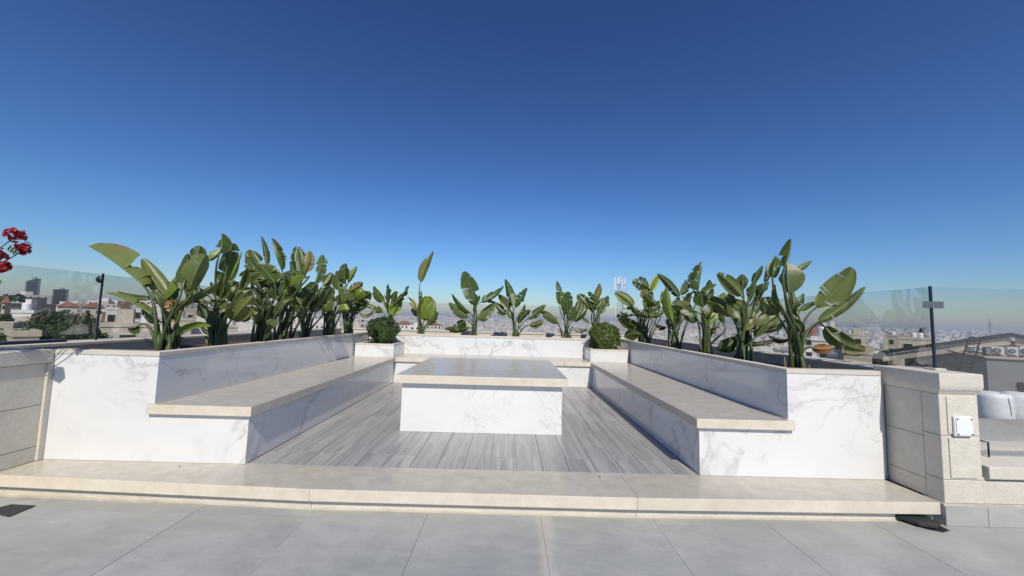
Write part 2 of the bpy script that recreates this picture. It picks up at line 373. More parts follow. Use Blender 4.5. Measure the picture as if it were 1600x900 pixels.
LU = seating('marble_planter_bench', 'left white marble bench with tall planter of large-leaved plants behind its seat', -1, -3.39, -2.61, -1.905)
RU = seating('marble_planter_bench', 'right white marble bench with tall planter behind, ending at the stone pillar', 1, 2.855, 2.135, 1.46)
XOL, XOR, YBK = -3.75, 2.985, 8.75                    # inner faces of the parapets
MB().box(XOL-.0, -2.69, 3.03, 8.7, .55, .71).build('soil_bed', SOIL, LU)
MB().box(2.215, XOR+.0, 3.03, 8.7, .55, .705).build('soil_bed', SOIL, RU)
# back unit
bu = empty('marble_planter_bench', (-.2, 6.62, 0)); tag(bu, 'far white marble bench and planter closing the seating area behind the table', 'planter bench', 'built-in marble planter benches')
for a, b in ((-1.903, -.5), (-.5, .75), (.75, 1.458)): MB().box(a+.001, b-.001, 6.62, 6.634, .001, .349).build('bench_panel', MARBLE, bu, bevel=.001)
MB().box(-1.9, 1.455, 6.636, 7.29, .002, .348).build('bench_core', MORTAR, bu)
for a, b in ((-2.6, -1.936), (-1.934, -.45), (-.448, .98), (.982, 1.49), (1.492, 2.13)): MB().box(a, b, 6.602 if (a < -1.95 or b > 1.5) else 6.588, 7.298, .35, .42).build('seat_slab', LIME, bu, bevel=.003)
for a, b in ((-2.6, -1.61), (-1.61, .13), (.13, 2.13)): MB().box(a+.001, b-.001, 7.30, 7.314, .4205, .757).build('planter_panel', MARBLE, bu, bevel=.001)
MB().box(-2.58, 2.11, 7.316, 7.38, .35, .756).build('planter_wall', MORTAR, bu)
for a, b in ((-2.6, -1.1), (-1.1, .6), (.6, 2.13)): MB().box(a+.001, b-.001, 7.292, 7.392, .758, .79).build('coping', LIMEEDGE, bu, bevel=.003)
MB().box(-2.68, 2.2, 7.383, 8.7, .55, .70).build('soil_bed', SOIL, bu)

# table
tb = empty('marble_table', (-.234, 3.86, 0)); tag(tb, 'low white marble block table with thick beige limestone top in the middle', 'table')
tx0, tx1, ty0, ty1 = -1.022, .556, 3.857, 5.50
MB().box(tx0, tx1, ty0, ty0+.014, .0, .469).build('front_panel', MARBLE, tb, bevel=.0015)
MB().box(tx0, tx0+.014, ty0+.0155, ty1-.0155, .0, .469).build('side_panel', MARBLE, tb, bevel=.0015)
MB().box(tx1-.014, tx1, ty0+.0155, ty1-.0155, .0, .469).build('side_panel', MARBLE, tb, bevel=.0015)
MB().box(tx0, tx1, ty1-.014, ty1, .0, .469).build('back_panel', MARBLE, tb, bevel=.0015)
MB().box(tx0+.02, tx1-.02, ty0+.02, ty1-.02, .0, .468).build('core', MORTAR, tb)
MB().box(tx0-.055, tx1+.05, ty0-.055, ty1+.055, .47, .55).build('table_top', LIME, tb, bevel=.004)

# small box planters with boxwood
def box_planter(x0, x1, y0, y1, label):
    t = empty('box_planter', ((x0+x1)/2, (y0+y1)/2, .42)); tag(t, label, 'planter', 'small marble box planters')
    z0, z1, c = .4205, .640, .028
    MB().box(x0, x1, y0, y0+.014, z0, z1-c).build('front_panel', MARBLE, t, bevel=.001)
    MB().box(x0, x0+.014, y0+.015, y1, z0, z1-c).build('side_panel', MARBLE, t, bevel=.001)
    MB().box(x1-.014, x1, y0+.015, y1, z0, z1-c).build('side_panel', MARBLE, t, bevel=.001)
    for q in ((x0-.003, x1+.003, y0-.003, y0+.06), (x0-.003, x0+.06, y0+.061, y1), (x1-.06, x1+.003, y0+.061, y1)): MB().box(*q, z1-c+.001, z1).build('coping', LIMEEDGE, t, bevel=.002)
    MB().box(x0+.02, x1-.02, y0+.03, y1-.01, z0+.02, z1-.035).build('soil', SOIL, t)
box_planter(-2.585, -1.93, 6.62, 7.285, 'white marble box planter on the left bench corner under a clipped bush')
box_planter(1.452, 2.11, 6.72, 7.285, 'white marble box planter on the right bench corner under a clipped bush')
def boxwood(c, rx, ry, rz, mat, label, seed):
    r = random.Random(seed); zb = .60
    t = empty('boxwood_bush', (c[0], c[1], zb)); tag(t, label, 'bush', 'clipped boxwood bushes')
    m = MB()
    for i in range(9):
        a = r.uniform(0, 6.28); e = V((c[0]+rx*.6*math.cos(a), c[1]+ry*.6*math.sin(a), c[2]+rz*r.uniform(-.5, .3)))
        m.tube([(c[0]+.03*math.cos(a), c[1]+.03*math.sin(a), zb-.02), (V(c)*.5+e*.5)-V((0, 0, .08)), e], [.008, .006, .003], 5)
    m.build('stems', BARK, t)
    m = MB()
    bumps = [(V((r.gauss(0, 1), r.gauss(0, 1), r.gauss(0, 1))).normalized(), r.uniform(-.24, .15)) for _ in range(90)]
    for i in range(15000):
        d = V((r.gauss(0, 1), r.gauss(0, 1), r.gauss(0, 1))).normalized()
        k = 1+sum(b*max(0, d.dot(q)-.9)*10 for q, b in bumps)
        k *= r.uniform(.72, 1.0)**.5 * (1+(r.random() < .05)*r.uniform(.02, .16))
        sq = max(abs(d.x), abs(d.y), abs(d.z))**-.0
        p = V((c[0]+d.x*rx*k*sq, c[1]+d.y*ry*k*sq, c[2]+d.z*rz*k*sq))
        if p.z < zb+.012: continue
        n = (d+V((r.gauss(0, .6), r.gauss(0, .6), r.gauss(0, .6)+.3))).normalized(); a = n.orthogonal().normalized(); a.rotate(Matrix.Rotation(r.uniform(0, 6.28), 3, n)); b = n.cross(a); s = r.uniform(.008, .016)
        m.poly([p-a*s, p-b*s*.55+n*s*.15, p+a*s, p+b*s*.55+n*s*.15])
    m.build('foliage', mat, t, kind='stuff')
boxwood((-2.215, 6.93, .845), .265, .26, .265, BOX1, 'dark green rounded bush in the left marble box planter', 3)
boxwood((1.745, 6.99, .83), .30, .28, .29, BOX2, 'lighter yellow-green rounded bush in the right marble box planter', 4)

# ------------------------------------------------------------------ parapets, stone walls, pillar
def blocks(t, name, faces, mat=LIMEROUGH, bev=.006):
    for b in faces: MB().box(*b).build(name, mat, t, bevel=bev)
# left wall: rough stone facing the deck, runs towards the camera
lw = empty('stone_parapet_wall', (-3.6, 2.4, 0)); tag(lw, 'rough beige stone block wall at the left edge below the glass', 'wall')
MB().box(-3.90, -3.405, -2.5, 3.02, -.5, .775).build('wall_core', MORTAR, lw)
for z0, z1, js in ((.002, .105, (-2.4, .5, 1.7, 2.45, 2.945)), (.108, .40, (-2.4, .2, 1.35, 2.1, 2.945)), (.403, .70, (-2.4, .9, 1.75, 2.945))):
    for a, b in zip(js[:-1], js[1:]): MB().box(-3.404, -3.392, a+.002, b-.0015, z0, z1).build('stone_block', LIMEROUGH, lw, bevel=.004)
for a, b in zip((-2.4, .7, 1.9, 2.62), (.7, 1.9, 2.62, 2.94)): MB().box(-3.70, -3.380, a+.001, b-.001, .703, .80).build('coping_stone', LIMEEDGE, lw, bevel=.005)
MB().box(-3.402, -3.376, 2.905, 2.944, .002, .70).build('mortar_strip', LIMEEDGE, lw, bevel=.004)
# left, back and right parapets behind the planters
lp = empty('parapet_wall', (-3.87, 6, 0)); tag(lp, 'low parapet behind the left planter carrying the glass', 'wall')
MB().box(-3.99, -3.75, 3.03, 8.75, -.5, .785).build('wall', LIMEEDGE, lp); 
for a, b in ((-2.5, 1.2), (1.2, 3.6), (3.6, 5.4), (5.4, 7.2), (7.2, 9.0)): MB().box(-4.0, -3.735, a+.001, b-.001, .786, .815).build('coping_stone', LIMEEDGE, lp, bevel=.004)
bp = empty('parapet_wall', (-.4, 8.87, 0)); tag(bp, 'pale parapet behind the far planter', 'wall')
MB().box(-3.99, 3.2, 8.75, 8.99, -.5, .79).build('wall', LIMEEDGE, bp)
for a, b in ((-3.73, -2), (-2, -.2), (-.2, 1.6), (1.6, 3.22)): MB().box(a+.001, b-.001, 8.735, 9.0, .791, .82).build('coping_stone', LIMEEDGE, bp, bevel=.004)
rp = empty('parapet_wall', (3.1, 6, 0)); tag(rp, 'low parapet behind the right planter carrying the glass', 'wall')
MB().box(2.985, 3.2, 3.03, 8.75, -.5, .785).build('wall', LIMEEDGE, rp)
for a, b in ((3.03, 4.8), (4.8, 6.6), (6.6, 8.73)): MB().box(2.97, 3.215, a+.001, b-.001, .786, .815).build('coping_stone', LIMEEDGE, rp, bevel=.004)
# right stone pillar with cap
pr = empty('stone_pillar', (3.0, 2.7, ZF)); tag(pr, 'beige stone pillar with moulded cap and electrical box at the right', 'pillar')
px0, px1, pyf = 2.888, 3.148, 2.582
MB().box(px0+.012, px1-.004, pyf+.012, 3.025, ZF+.135, .76).build('pillar_core', MORTAR, pr)
for z0, z1 in ((.001, .148), (.151, .43), (.433, .70)):
    MB().box(px0, px1, pyf, pyf+.11, z0, z1).build('pillar_stone', LIMEEDGE, pr, bevel=.004)
    if z0 > .1: MB().box(px0+.045, px1-.035, pyf-.007, pyf-.0005, z0+.012, z1-.012).build('bossed_face', LIMEROUGH, pr, bevel=.006)
for z0, z1 in ((.001, .115), (.118, .40), (.403, .70)):
    MB().box(px0, px0+.011, pyf+.112, 2.955, z0, z1).build('pillar_stone', LIMEROUGH, pr, bevel=.003)
prof = [(.0, .702), (.006, .715), (.018, .735), (.022, .755), (.022, .835), (.018, .84)]
m = MB(); rs = []
for e, z in prof: rs.append([(px0-e*.6, pyf-e, z), (px1+e, pyf-e, z), (px1+e, 3.02, z), (px0-e*.6, 3.02, z)])
m.rings(rs).build('pillar_cap', LIMEEDGE, pr)
MB().box(2.857, px0-.002, 2.96, 3.02, .002, .80).build('mortar_strip', LIMEROUGH, pr)
# grey plinth of the pillar and low wall to its right
lwx = empty('low_parapet_wall', (4.4, 2.75, ZF)); tag(lwx, 'low stone wall with ledge to the right of the pillar', 'wall')
for a, b in ((2.872, 3.148), (3.151, 3.85), (3.853, 4.6), (4.603, 6.2)): MB().box(a, b, 2.566, 2.70, ZF+.0005, .0-.012).build('plinth_tile', TILE, lwx, bevel=.002)
MB().box(2.872, 6.2, 2.574, 2.70, -.0115, .0).build('mortar_bed', MORTAR, lwx)
for a, b in ((3.151, 3.9), (3.903, 5.0), (5.003, 6.2)): MB().box(a, b, 2.586, 2.86, .001, .148).build('wall_stone', LIMEEDGE, lwx, bevel=.004)
for a, b in ((3.155, 4.2), (4.203, 6.2)): MB().box(a, b, 2.592, 2.90, .151, .165).build('mortar_bed', LIMEROUGH, lwx)
for a, b in ((3.172, 4.2), (4.203, 6.2)): MB().box(a, b, 2.562, 2.92, .1655, .244).build('coping_stone', LIMEEDGE, lwx, bevel=.004)
MB().box(3.152, 6.2, 2.87, 3.02, -3, .148).build('wall_core', MORTAR, lwx)
# electrical box
eb = empty('junction_box', (3.038, 2.57, .497)); tag(eb, 'white square electrical junction box with four screws on the stone pillar', 'electrical box')
WHITEP = m_plain('white_plastic', (.72, .73, .72), .4, var=.06)
MB().box(2.958, 3.083, 2.560, 2.5745, .432, .562).build('housing', WHITEP, eb, bevel=.006)
MB().box(2.966, 3.075, 2.555, 2.5595, .440, .554).build('lid', WHITEP, eb, bevel=.003)
for sx in (2.974, 3.067):
    for sz in (.448, .546): 
        c = MB(); c.rings([[(sx+.005*math.cos(i*math.pi/4), y, sz+.005*math.sin(i*math.pi/4)) for i in range(8)] for y in (2.5548, 2.5525)]); c.build('screw', DARK, eb)
# drain covers
def at_floor(px, py): p = atz(px, py, ZF); return p.x, p.y
q = [at_floor(-25, 800), at_floor(14, 808.5), at_floor(56, 791), at_floor(18, 789)]
dr = MB().prism(q, ZF+.001, ZF+.006).build('drain_cover', RUBBER, None, bevel=.002); tag(dr, 'dark flat drain cover in the floor at the far left', 'drain cover')
p0, p1 = V((2.62, 2.62, ZF+.055)), V((2.86, 2.53, ZF+.02))
dc = MB().prism([(2.60, 2.64), (2.66, 2.535), (2.74, 2.505), (2.795, 2.53), (2.81, 2.64)], ZF+.012, ZF+.034).build('loose_drain_lid', RUBBER, None, bevel=.004)
tag(dc, 'loose black drain lid tucked under the right end of the step', 'drain lid'); 
dp = MB().prism([(2.63, 2.63), (2.69, 2.525), (2.76, 2.487), (2.825, 2.51), (2.83, 2.63)], ZF+.0012, ZF+.0035).build('drain_hole', m_plain('black_void', (.008, .008, .008), .9)); tag(dp, 'black open drain hole below the loose lid at the right', 'drain')

# small litter on the stone
def litter(name, px, py, z, size, mat, label):
    p = atz(px, py, z); m = MB(); n = 7
    ring = [(p.x+size*math.cos(i*6.283/n)*(1 if i % 2 else .6), p.y+size*.6*math.sin(i*6.283/n), z+.002+.004*(i % 2)) for i in range(n)]
    for i in range(n): m.poly([(p.x, p.y, z+.007), ring[i], ring[(i+1) % n]])
    tag(m.build(name, mat), label, 'litter')
litter('fallen_petal', 1575, 821, ZF+.001, .012, PETAL, 'tiny red petal lying on the grey floor at the lower right')
litter('fallen_leaf_scrap', 937, 745.5, .001, .011, SHEATH, 'tiny brown leaf scrap on the step edge right of centre')
litter('fallen_leaf_scrap', 280, 729.5, .001, .009, SHEATH, 'tiny brown leaf scrap on the step in front of the left bench')
# ------------------------------------------------------------------ glass balustrade
ZG = 1.44
def pane(p, q, z0, z1, parent, th=.012):
    d = V((q[0]-p[0], q[1]-p[1], 0)).normalized(); n = V((-d.y, d.x, 0))*th/2
    MB().prism([(p[0]-n.x, p[1]-n.y), (q[0]-n.x, q[1]-n.y), (q[0]+n.x, q[1]+n.y), (p[0]+n.x, p[1]+n.y)], z0, z1).build('glass_pane', GLASS, parent)
GX = -3.868
gl = empty('glass_balustrade', (GX, 4, .815)); tag(gl, 'clear glass balustrade along the left parapet with dark post', 'balustrade')
for a, b in ((.6, 2.15), (2.16, 3.665), (3.69, 5.3), (5.31, 6.9), (6.91, 8.86)): pane((GX, a), (GX, b), .822, ZG-.005, gl)
MB().box(GX-.05, GX+.05, -2.0, 3.4, .8155, .838).build('base_rail', BLUEMETAL, gl, bevel=.004)
def post(x, y, z0, z1, parent): MB().box(x-.0075, x+.0075, y-.0075, y+.0075, z0, z1).build('post', BLUEMETAL, parent, bevel=.003)
post(GX, 3.678, .815, ZG+.005, gl)
m = MB(); rs = []
for i in range(7):
    a = i/6*math.pi; rs.append([(GX+.034*math.sin(max(a, .05) if i < 6 else a-.05)*math.cos(j*math.pi/6), 3.655-.02*math.cos(a), 1.385+.034*math.sin(max(a, .05) if i < 6 else a-.05)*math.sin(j*math.pi/6)) for j in range(12)])
m.rings(rs).build('round_clamp', DARK, gl, smooth=True)
GY = 8.87
gb = empty('glass_balustrade', (-.4, GY, .82)); tag(gb, 'clear glass balustrade behind the far planter', 'balustrade')
for a, b in ((-3.85, -2.1), (-2.09, -.35), (-.34, 1.4), (1.41, 3.08)): pane((a, GY), (b, GY), .824, ZG, gb)
GR = 3.10
gr = empty('glass_balustrade', (GR, 5, .815)); tag(gr, 'clear glass balustrade on the right parapet with square-clamped post', 'balustrade')
for a, b in ((2.80, 4.3), (4.31, 5.9), (5.91, 7.4), (7.41, 8.86)): pane((GR, a), (GR, b), .842 if a < 3 else .82, ZG, gr)
pane((GR+.02, 2.785), (4.6, 2.785), .26, ZG, gr); pane((4.61, 2.785), (6.2, 2.785), .26, ZG, gr)
post(GR, 2.785, .84, ZG+.008, gr)
MB().box(GR-.075, GR-.008, 2.768, 2.774, 1.285, 1.335).build('square_clamp', STEEL, gr, bevel=.002)
MB().box(GR+.008, GR+.075, 2.768, 2.774, 1.285, 1.335).build('square_clamp', STEEL, gr, bevel=.002)
MB().box(GR-.04, GR+.04, 2.745, 2.825, .8405, .853).build('base_plate', LIMEEDGE, gr, bevel=.003)
m = MB().tube([(3.42, 2.76, .244), (3.42, 2.76, .345), (3.40, 2.80, .348), (3.33, 2.80, .348)], .006, 6); m.build('hook_clamp', DARK, gr)

# ------------------------------------------------------------------ bird-of-paradise plants
def bez(a, c, b, t): return a*(1-t)**2+c*2*t*(1-t)+b*t*t
def bezd(a, c, b, t): return ((c-a)*2*(1-t)+(b-c)*2*t).normalized()
def leaf_mesh(P0, P1, P2, W, aL, aR, tears, r, curl):
    """banana-like blade: two halves hinged on a midrib, torn into segments"""
    vs, fs, uvs, mi = [], [], [], []
    L = (P2-P0).length; VW = ((P0+P2)/2-CAM).normalized()
    prof = lambda t: max(.02, (math.sin(math.pi*min(1, t*.945+.03)**.82))**.5)*(1-.18*t)
    for sg, ang in ((1, aL), (-1, aR)):
        cuts = sorted(r.uniform(.12, .93) for _ in range(max(0, tears+r.choice((-1, 0, 0, 1)))))
        segs = list(zip([0]+cuts, cuts+[1]))
        for (ta, tb) in segs:
            if tb-ta < .03: continue
            n = max(2, int((tb-ta)*14)+1); da = r.gauss(0, .34) if tears else r.gauss(0, .05); tc = (ta+tb)/2; pull = .075 if tears else 0; wj = r.uniform(.86, 1.05) if tears else 1
            base = len(vs); K = 5
            for i in range(n+1):
                t = ta+(tb-ta)*i/n
                for k in range(K):
                    u = k/(K-1); te = t+(tc-t)*pull*u if (ta > 0 or tb < 1) else t
                    m = bez(P0, P1, P2, te); T = bezd(P0, P1, P2, te); Sd = T.cross(VW).normalized()*sg; Aw = (VW-T*VW.dot(T)).normalized()
                    a = ang+da*u+curl*u*u+.05*math.sin(9*t+sg)*u
                    h = Sd*math.cos(a)+Aw*math.sin(a); wd = W*prof(t)*wj
                    p = m+h*wd*u+T*(.30*wd*u*(1-.5*t)) + Aw*(.10*wd*math.sin(u*2.6))
                    p += Aw*(.018*W*math.sin(t*34+sg*2)*u)
                    vs.append(tuple(p)); uvs.append((t, .5+sg*u/2))
            for i in range(n):
                for k in range(K-1):
                    q = (base+i*K+k, base+i*K+k+1, base+(i+1)*K+k+1, base+(i+1)*K+k); fs.append(q if sg > 0 else q[::-1]); mi.append(0)
    mb = MB(); pts = [bez(P0, P1, P2, i/8) for i in range(9)]
    mb.tube(pts, [max(.0016, (.0070 if W > .06 else .0045)*(1-.85*i/8)) for i in range(9)], 5)
    n0 = len(vs); vs += mb.v; fs += [tuple(n0+i for i in f) for f in mb.f]; mi += [1]*len(mb.f); uvs += [(.5, .5)]*len(mb.v)
    me = bpy.data.meshes.new('leaf'); me.from_pydata(vs, [], fs); me.polygons.foreach_set('material_index', mi); me.polygons.foreach_set('use_smooth', [True]*len(fs))
    ul = me.uv_layers.new(name='UVMap'); li = [0]*len(me.loops); me.loops.foreach_get('vertex_index', li)
    ul.data.foreach_set('uv', [c for i in li for c in uvs[i]]); me.update(); return me
MATS = {'g': LEAF, 'y': LEAFY, 'p': LEAFP, 'o': LEAFO, 'd': LEAFD}
def plant(bx, by, Y, leaves, label, group, fill=0, seed=0, soil=.70, top=470, wide=30):
    r = random.Random(seed*13+5); base = aty(bx, by, Y); base.z = soil; s = Y/F
    t = empty('bird_of_paradise_plant', tuple(base)); tag(t, label, 'plant', group)
    L = list(leaves)
    for i in range(fill+(5 if 3.9 < Y < 7.3 else 0)):
        a = r.uniform(-1, 1); sx = bx+a*wide*.45; sy = r.uniform(top+12, by-28)
        ll = r.uniform(20, 40)/s*.008
        L.append((sx, sy, sx+a*ll*1.0+r.uniform(-9, 9), sy-ll*r.uniform(.1, .95), r.uniform(.55, .9)*ll*.42, r.choice('ggggp'), r.randint(0, 4), r.uniform(0, 75), r.uniform(0, 75), r.uniform(-5, 5)))
    for i, lf in enumerate(L):
        sx, sy, tx, ty_, W = lf[:5]; mt = lf[5] if len(lf) > 5 else 'g'; tears = (lf[6] if len(lf) > 6 else 2)+(1 if Y > 4.3 and r.random() < .6 else 0)
        aL = lf[7] if len(lf) > 7 else r.uniform(5, 50); aR = lf[8] if len(lf) > 8 else r.uniform(5, 50); bend = lf[9] if len(lf) > 9 else r.uniform(-3, 3)
        if i > (8 if Y < 3.6 else 1) and r.random() < .7: dl = r.choice((-1, 1))*r.uniform(15, 50); aL += dl; aR -= dl
        lenpx = math.hypot(tx-sx, ty_-sy); far = r.uniform(-.14, .16) if i % 2 else r.uniform(-.05, .26)
        Ys = Y+r.uniform(-.10, .16); Yt = Ys+far*min(1, lenpx*s*2.2)
        P0, P2 = aty(sx, sy, Ys), aty(tx, ty_, Yt)
        nx, ny = -(ty_-sy)/max(lenpx, 1), (tx-sx)/max(lenpx, 1)
        P1 = aty((sx+tx)/2+nx*bend*2, (sy+ty_)/2+ny*bend*2, (Ys+Yt)/2-.04*(i % 3))
        me = leaf_mesh(P0, P1, P2, W*s*1.08, R(aL), R(aR), tears, r, R(r.uniform(-30, 60)))
        lo = link('leaf', me, [MATS[mt], RIB], t)
        # stalk from the soil to the blade
        b = base+V((r.uniform(-.075, .075), r.uniform(-.09, .09), -.03)); d0 = bezd(P0, P1, P2, 0)
        hgt = P0.z-b.z
        c1 = b+V(((P0.x-b.x)*.12, (P0.y-b.y)*.12, hgt*.55)); c2 = P0-d0*max(.05, .28*(P0-b).length)
        pts = []
        for q in range(9):
            tt = q/8; pts.append(b*(1-tt)**3+c1*3*tt*(1-tt)**2+c2*3*tt*tt*(1-tt)+P0*tt**3)
        big = 1.15 if Y < 4.5 else 1
        st = MB().tube(pts, [.017*big*(1-tt/8)+.0075*(tt/8) for tt in range(9)], 7); st.build('stalk', STALK, lo, smooth=True)
    m = MB()                                          # dry sheaths round the foot
    for i in range(7):
        a = r.uniform(0, 6.28); d = V((math.cos(a), math.sin(a), 0)); b = base+d*r.uniform(.02, .09); b.z = soil-.03; h = r.uniform(.06, .20)
        m.tube([b, b+V((0, 0, h*.5))+d*.012, b+V((0, 0, h))+d*r.uniform(.0, .05)], [.017, .015, .006], 6)
    m.build('dry_sheath', SHEATH, t, smooth=True)
    return t
GL, GB, GRR = 'plants in the left planter', 'plants in the far planter', 'plants in the right planter'
plant(262, 541, 3.45, [
 (224, 446, 138.5, 385, 31, 'p', 2, 78, 5, 4), (263, 467, 221, 404, 15, 'p', 1, 60, 25, -3), (232, 467, 183, 455, 12, 'g', 1, 70, 10, -4), (236, 491, 167, 458, 13, 'p', 1, 70, 5, 3),
 (217, 508, 200, 512, 11, 'g', 1, 20, 60, -2), (258, 470, 303, 416, 15, 'y', 1, 15, 70, 2), (285, 452, 293, 396, 15, 'g', 1, 20, 50, 2), (295, 456, 321, 398, 22, 'p', 1, 15, 20, -2),
 (274, 500, 271, 463, 14, 'd', 0, 20, 30, -2), (282, 473, 342, 440, 14, 'p', 1, 65, 15, 3), (283, 521, 329, 510, 11, 'y', 0, 10, 65, -3), (269, 536, 238, 520, 8, 'g', 0), (262, 539, 279, 522, 8, 'g', 0),
 (252, 480, 236, 455, 9, 'g', 1), (280, 480, 300, 455, 12, 'g', 1), (268, 470, 258, 440, 11, 'g', 1)],
 'nearest plant of the left planter with a long pale leaf and an orange one', GL, 1, 1, top=470, wide=40)
plant(339, 534, 4.0, [
 (351, 446, 364, 380, 18, 'g', 1, 15, 20, -2), (360, 437, 378, 393, 8, 'y', 0, 40, 50, 1), (330, 502, 313, 464, 17, 'g', 1, 10, 30, 3), (372, 453, 384, 420, 12, 'g', 1, 60, 50), (365, 476, 394, 452, 15, 'p', 1, 10, 50, -3),
 (360, 502, 396, 462, 17, 'p', 1, 20, 60), (344, 490, 337, 462, 13, 'g', 1), (318, 410, 345, 390, 12, 'y', 1, 15, 60, 3), (343, 396, 346, 365, 14, 'g', 1, 75, 15, 2), (304, 406, 312, 384, 11, 'p', 1, 20, 30), (348, 470, 330, 440, 13, 'g', 2), (356, 470, 372, 440, 13, 'g', 1), (326, 522, 312, 508, 7, 'g', 0)],
 'second plant from the front of the left planter with an upright leaf', GL, 2, 2, top=440, wide=45)
plant(410, 529, 4.65, [
 (416, 414, 408, 369, 11, 'g', 1, 40, 5, 2), (410, 428, 389, 390, 14, 'g', 2, 40, 20), (441, 423, 424, 372, 14, 'g', 4, 70, 5, -2), (428, 441, 402, 414, 18, 'g', 3, 20, 20), (398, 422, 383, 403, 9, 'g', 1), (399, 421, 374, 432, 9, 'y', 0, 60, 20, -3),
 (478, 434, 398, 470, 15, 'y', 5, 75, 5, -2), (437, 485, 448, 452, 9, 'y', 0), (402, 504, 390, 480, 11, 'g', 1), (423, 502, 441, 477, 13, 'g', 1, 10, 60), (420, 455, 430, 420, 15, 'g', 2), (408, 460, 396, 430, 13, 'g', 2), (428, 470, 446, 440, 15, 'g', 2)],
 'tall dark plant in the left planter with two upright leaf tips', GL, 3, 3, top=440, wide=55)
plant(441, 527, 5.0, [
 (470, 430, 465, 386, 13, 'g', 5, 15, 15), (477, 425, 484, 392, 9, 'o', 3, 20, 45), (460, 432, 453, 408, 12, 'g', 4), (493, 442, 504, 398, 12, 'p', 4, 5, 75, 2), (470, 476, 460, 450, 15, 'g', 1), (477, 481, 491, 459, 15, 'g', 1), (481, 457, 497, 444, 9, 'g', 1), (455, 455, 448, 425, 12, 'g', 2), (466, 455, 480, 425, 14, 'g', 4)],
 'tattered plant in the left planter with a torn brown-tipped leaf', GL, 3, 4, top=440, wide=50)
plant(477, 523, 5.6, [(487, 488, 498, 466, 12, 'g', 1), (505, 481, 496, 452, 13, 'g', 2), (480, 490, 470, 462, 13, 'g', 2), (490, 470, 486, 440, 12, 'y', 1), (500, 476, 518, 448, 12, 'g', 1), (478, 470, 488, 442, 13, 'g', 2), (472, 495, 462, 475, 10, 'g', 2)],
 'bushy plant in the middle of the left planter, leaves about glass height', GL, 4, 5, top=448, wide=50)
plant(512, 521, 6.2, [(505, 446, 519, 426, 9, 'p', 0, 20, 60), (540, 444, 541, 412, 12, 'g', 1, 5, 40), (544, 442, 558, 416, 9, 'y', 4, 50, 5), (530, 453, 526, 423, 12, 'g', 1), (535, 474, 528, 450, 17, 'p', 1, 5, 10), (529, 487, 546, 484, 9, 'y', 0, 5, 20, -2), (515, 470, 506, 450, 14, 'g', 1), (520, 485, 505, 470, 13, 'g', 1), (512, 480, 520, 455, 14, 'g', 2)],
 'plant in the left planter with a round pale leaf and a small bright yellow one', GL, 4, 6, top=448, wide=45)
plant(547, 519, 6.9, [(544, 456, 566, 441, 9, 'o', 1, 20, 50, 2), (556, 479, 579, 457, 12, 'g', 2), (551, 495, 574, 480, 12, 'g', 1), (545, 470, 556, 452, 12, 'g', 2), (548, 490, 536, 470, 13, 'g', 1), (556, 468, 568, 452, 9, 'y', 1), (540, 480, 550, 455, 13, 'g', 2)],
 'last plant of the left planter beside the clipped bush', GL, 4, 7, top=455, wide=42)
plant(611, 523, 7.65, [(600, 471, 584, 447, 9, 'g', 1), (607, 474, 606, 444, 10, 'g', 4), (614, 477, 639, 447, 10, 'g', 4), (598, 488, 568, 473, 9, 'g', 2, 30, 30, 3), (614, 494, 628, 470, 10, 'y', 1, 20, 10), (606, 490, 596, 470, 9, 'g', 1), (612, 480, 620, 455, 9, 'g', 3)],
 'plant growing behind the dark left boxwood bush', GB, 0, 8)
plant(658, 521, 7.75, [(657, 440, 677, 393, 11, 'o', 0, 25, 20, -2), (662, 501, 668, 463, 15, 'y', 0, 5, 20), (669, 500, 679, 470, 9, 'y', 0, 30, 5), (668, 508, 684, 488, 9, 'g', 2), (650, 483, 637, 464, 6, 'o', 3), (656, 478, 658, 454, 5, 'g', 4), (652, 495, 642, 484, 6, 'g', 2)],
 'far plant with one single leaf standing high above the others', GB, 0, 9)
plant(740, 522, 7.7, [(743, 476, 725, 424, 16, 'g', 3, 5, 25, 2), (752, 472, 787, 447, 12, 'g', 2, 10, 45, 4), (735, 489, 707, 459, 9, 'g', 1, 20, 60), (732, 496, 702, 473, 10, 'p', 0, 10, 30), (745, 499, 773, 471, 10, 'p', 1, 10, 50), (750, 499, 765, 491, 6, 'g', 0), (726, 501, 696, 512, 11, 'g', 4, 10, 30, -4), (742, 490, 750, 462, 9, 'g', 1), (735, 512, 712, 518, 5, 'g', 1)],
 'broad fan-shaped far plant standing left of the middle', GB, 0, 10)
plant(805, 524, 7.7, [(801, 478, 789, 436, 10, 'g', 1, 40, 5), (805, 480, 823, 450, 11, 'g', 4, 15, 15), (796, 482, 779, 460, 9, 'g', 1), (791, 490, 772, 472, 8, 'g', 2), (825, 498, 852, 476, 7, 'g', 1), (827, 508, 849, 500, 6, 'p', 1, 10, 50, 3), (811, 491, 820, 475, 8, 'g', 1), (811, 506, 829, 485, 7, 'g', 1), (802, 498, 796, 480, 7, 'p', 0)],
 'far plant in the middle, just right of the table centre', GB, 0, 11)
plant(885, 527, 7.7, [(875, 476, 871, 439, 8, 'g', 4, 5, 60), (887, 491, 889, 456, 10, 'g', 2), (892, 499, 907, 468, 9, 'g', 2), (871, 506, 848, 493, 7, 'p', 0, 30, 10, 3), (863, 494, 842, 486, 6, 'g', 1), (896, 512, 919, 516, 7, 'p', 1, 10, 60, 5), (896, 501, 917, 481, 8, 'g', 2), (882, 495, 876, 468, 8, 'g', 2), (886, 500, 898, 478, 8, 'g', 1)],
 'far plant with spiky narrow leaves near the lighter bush', GB, 1, 12, top=470, wide=25)
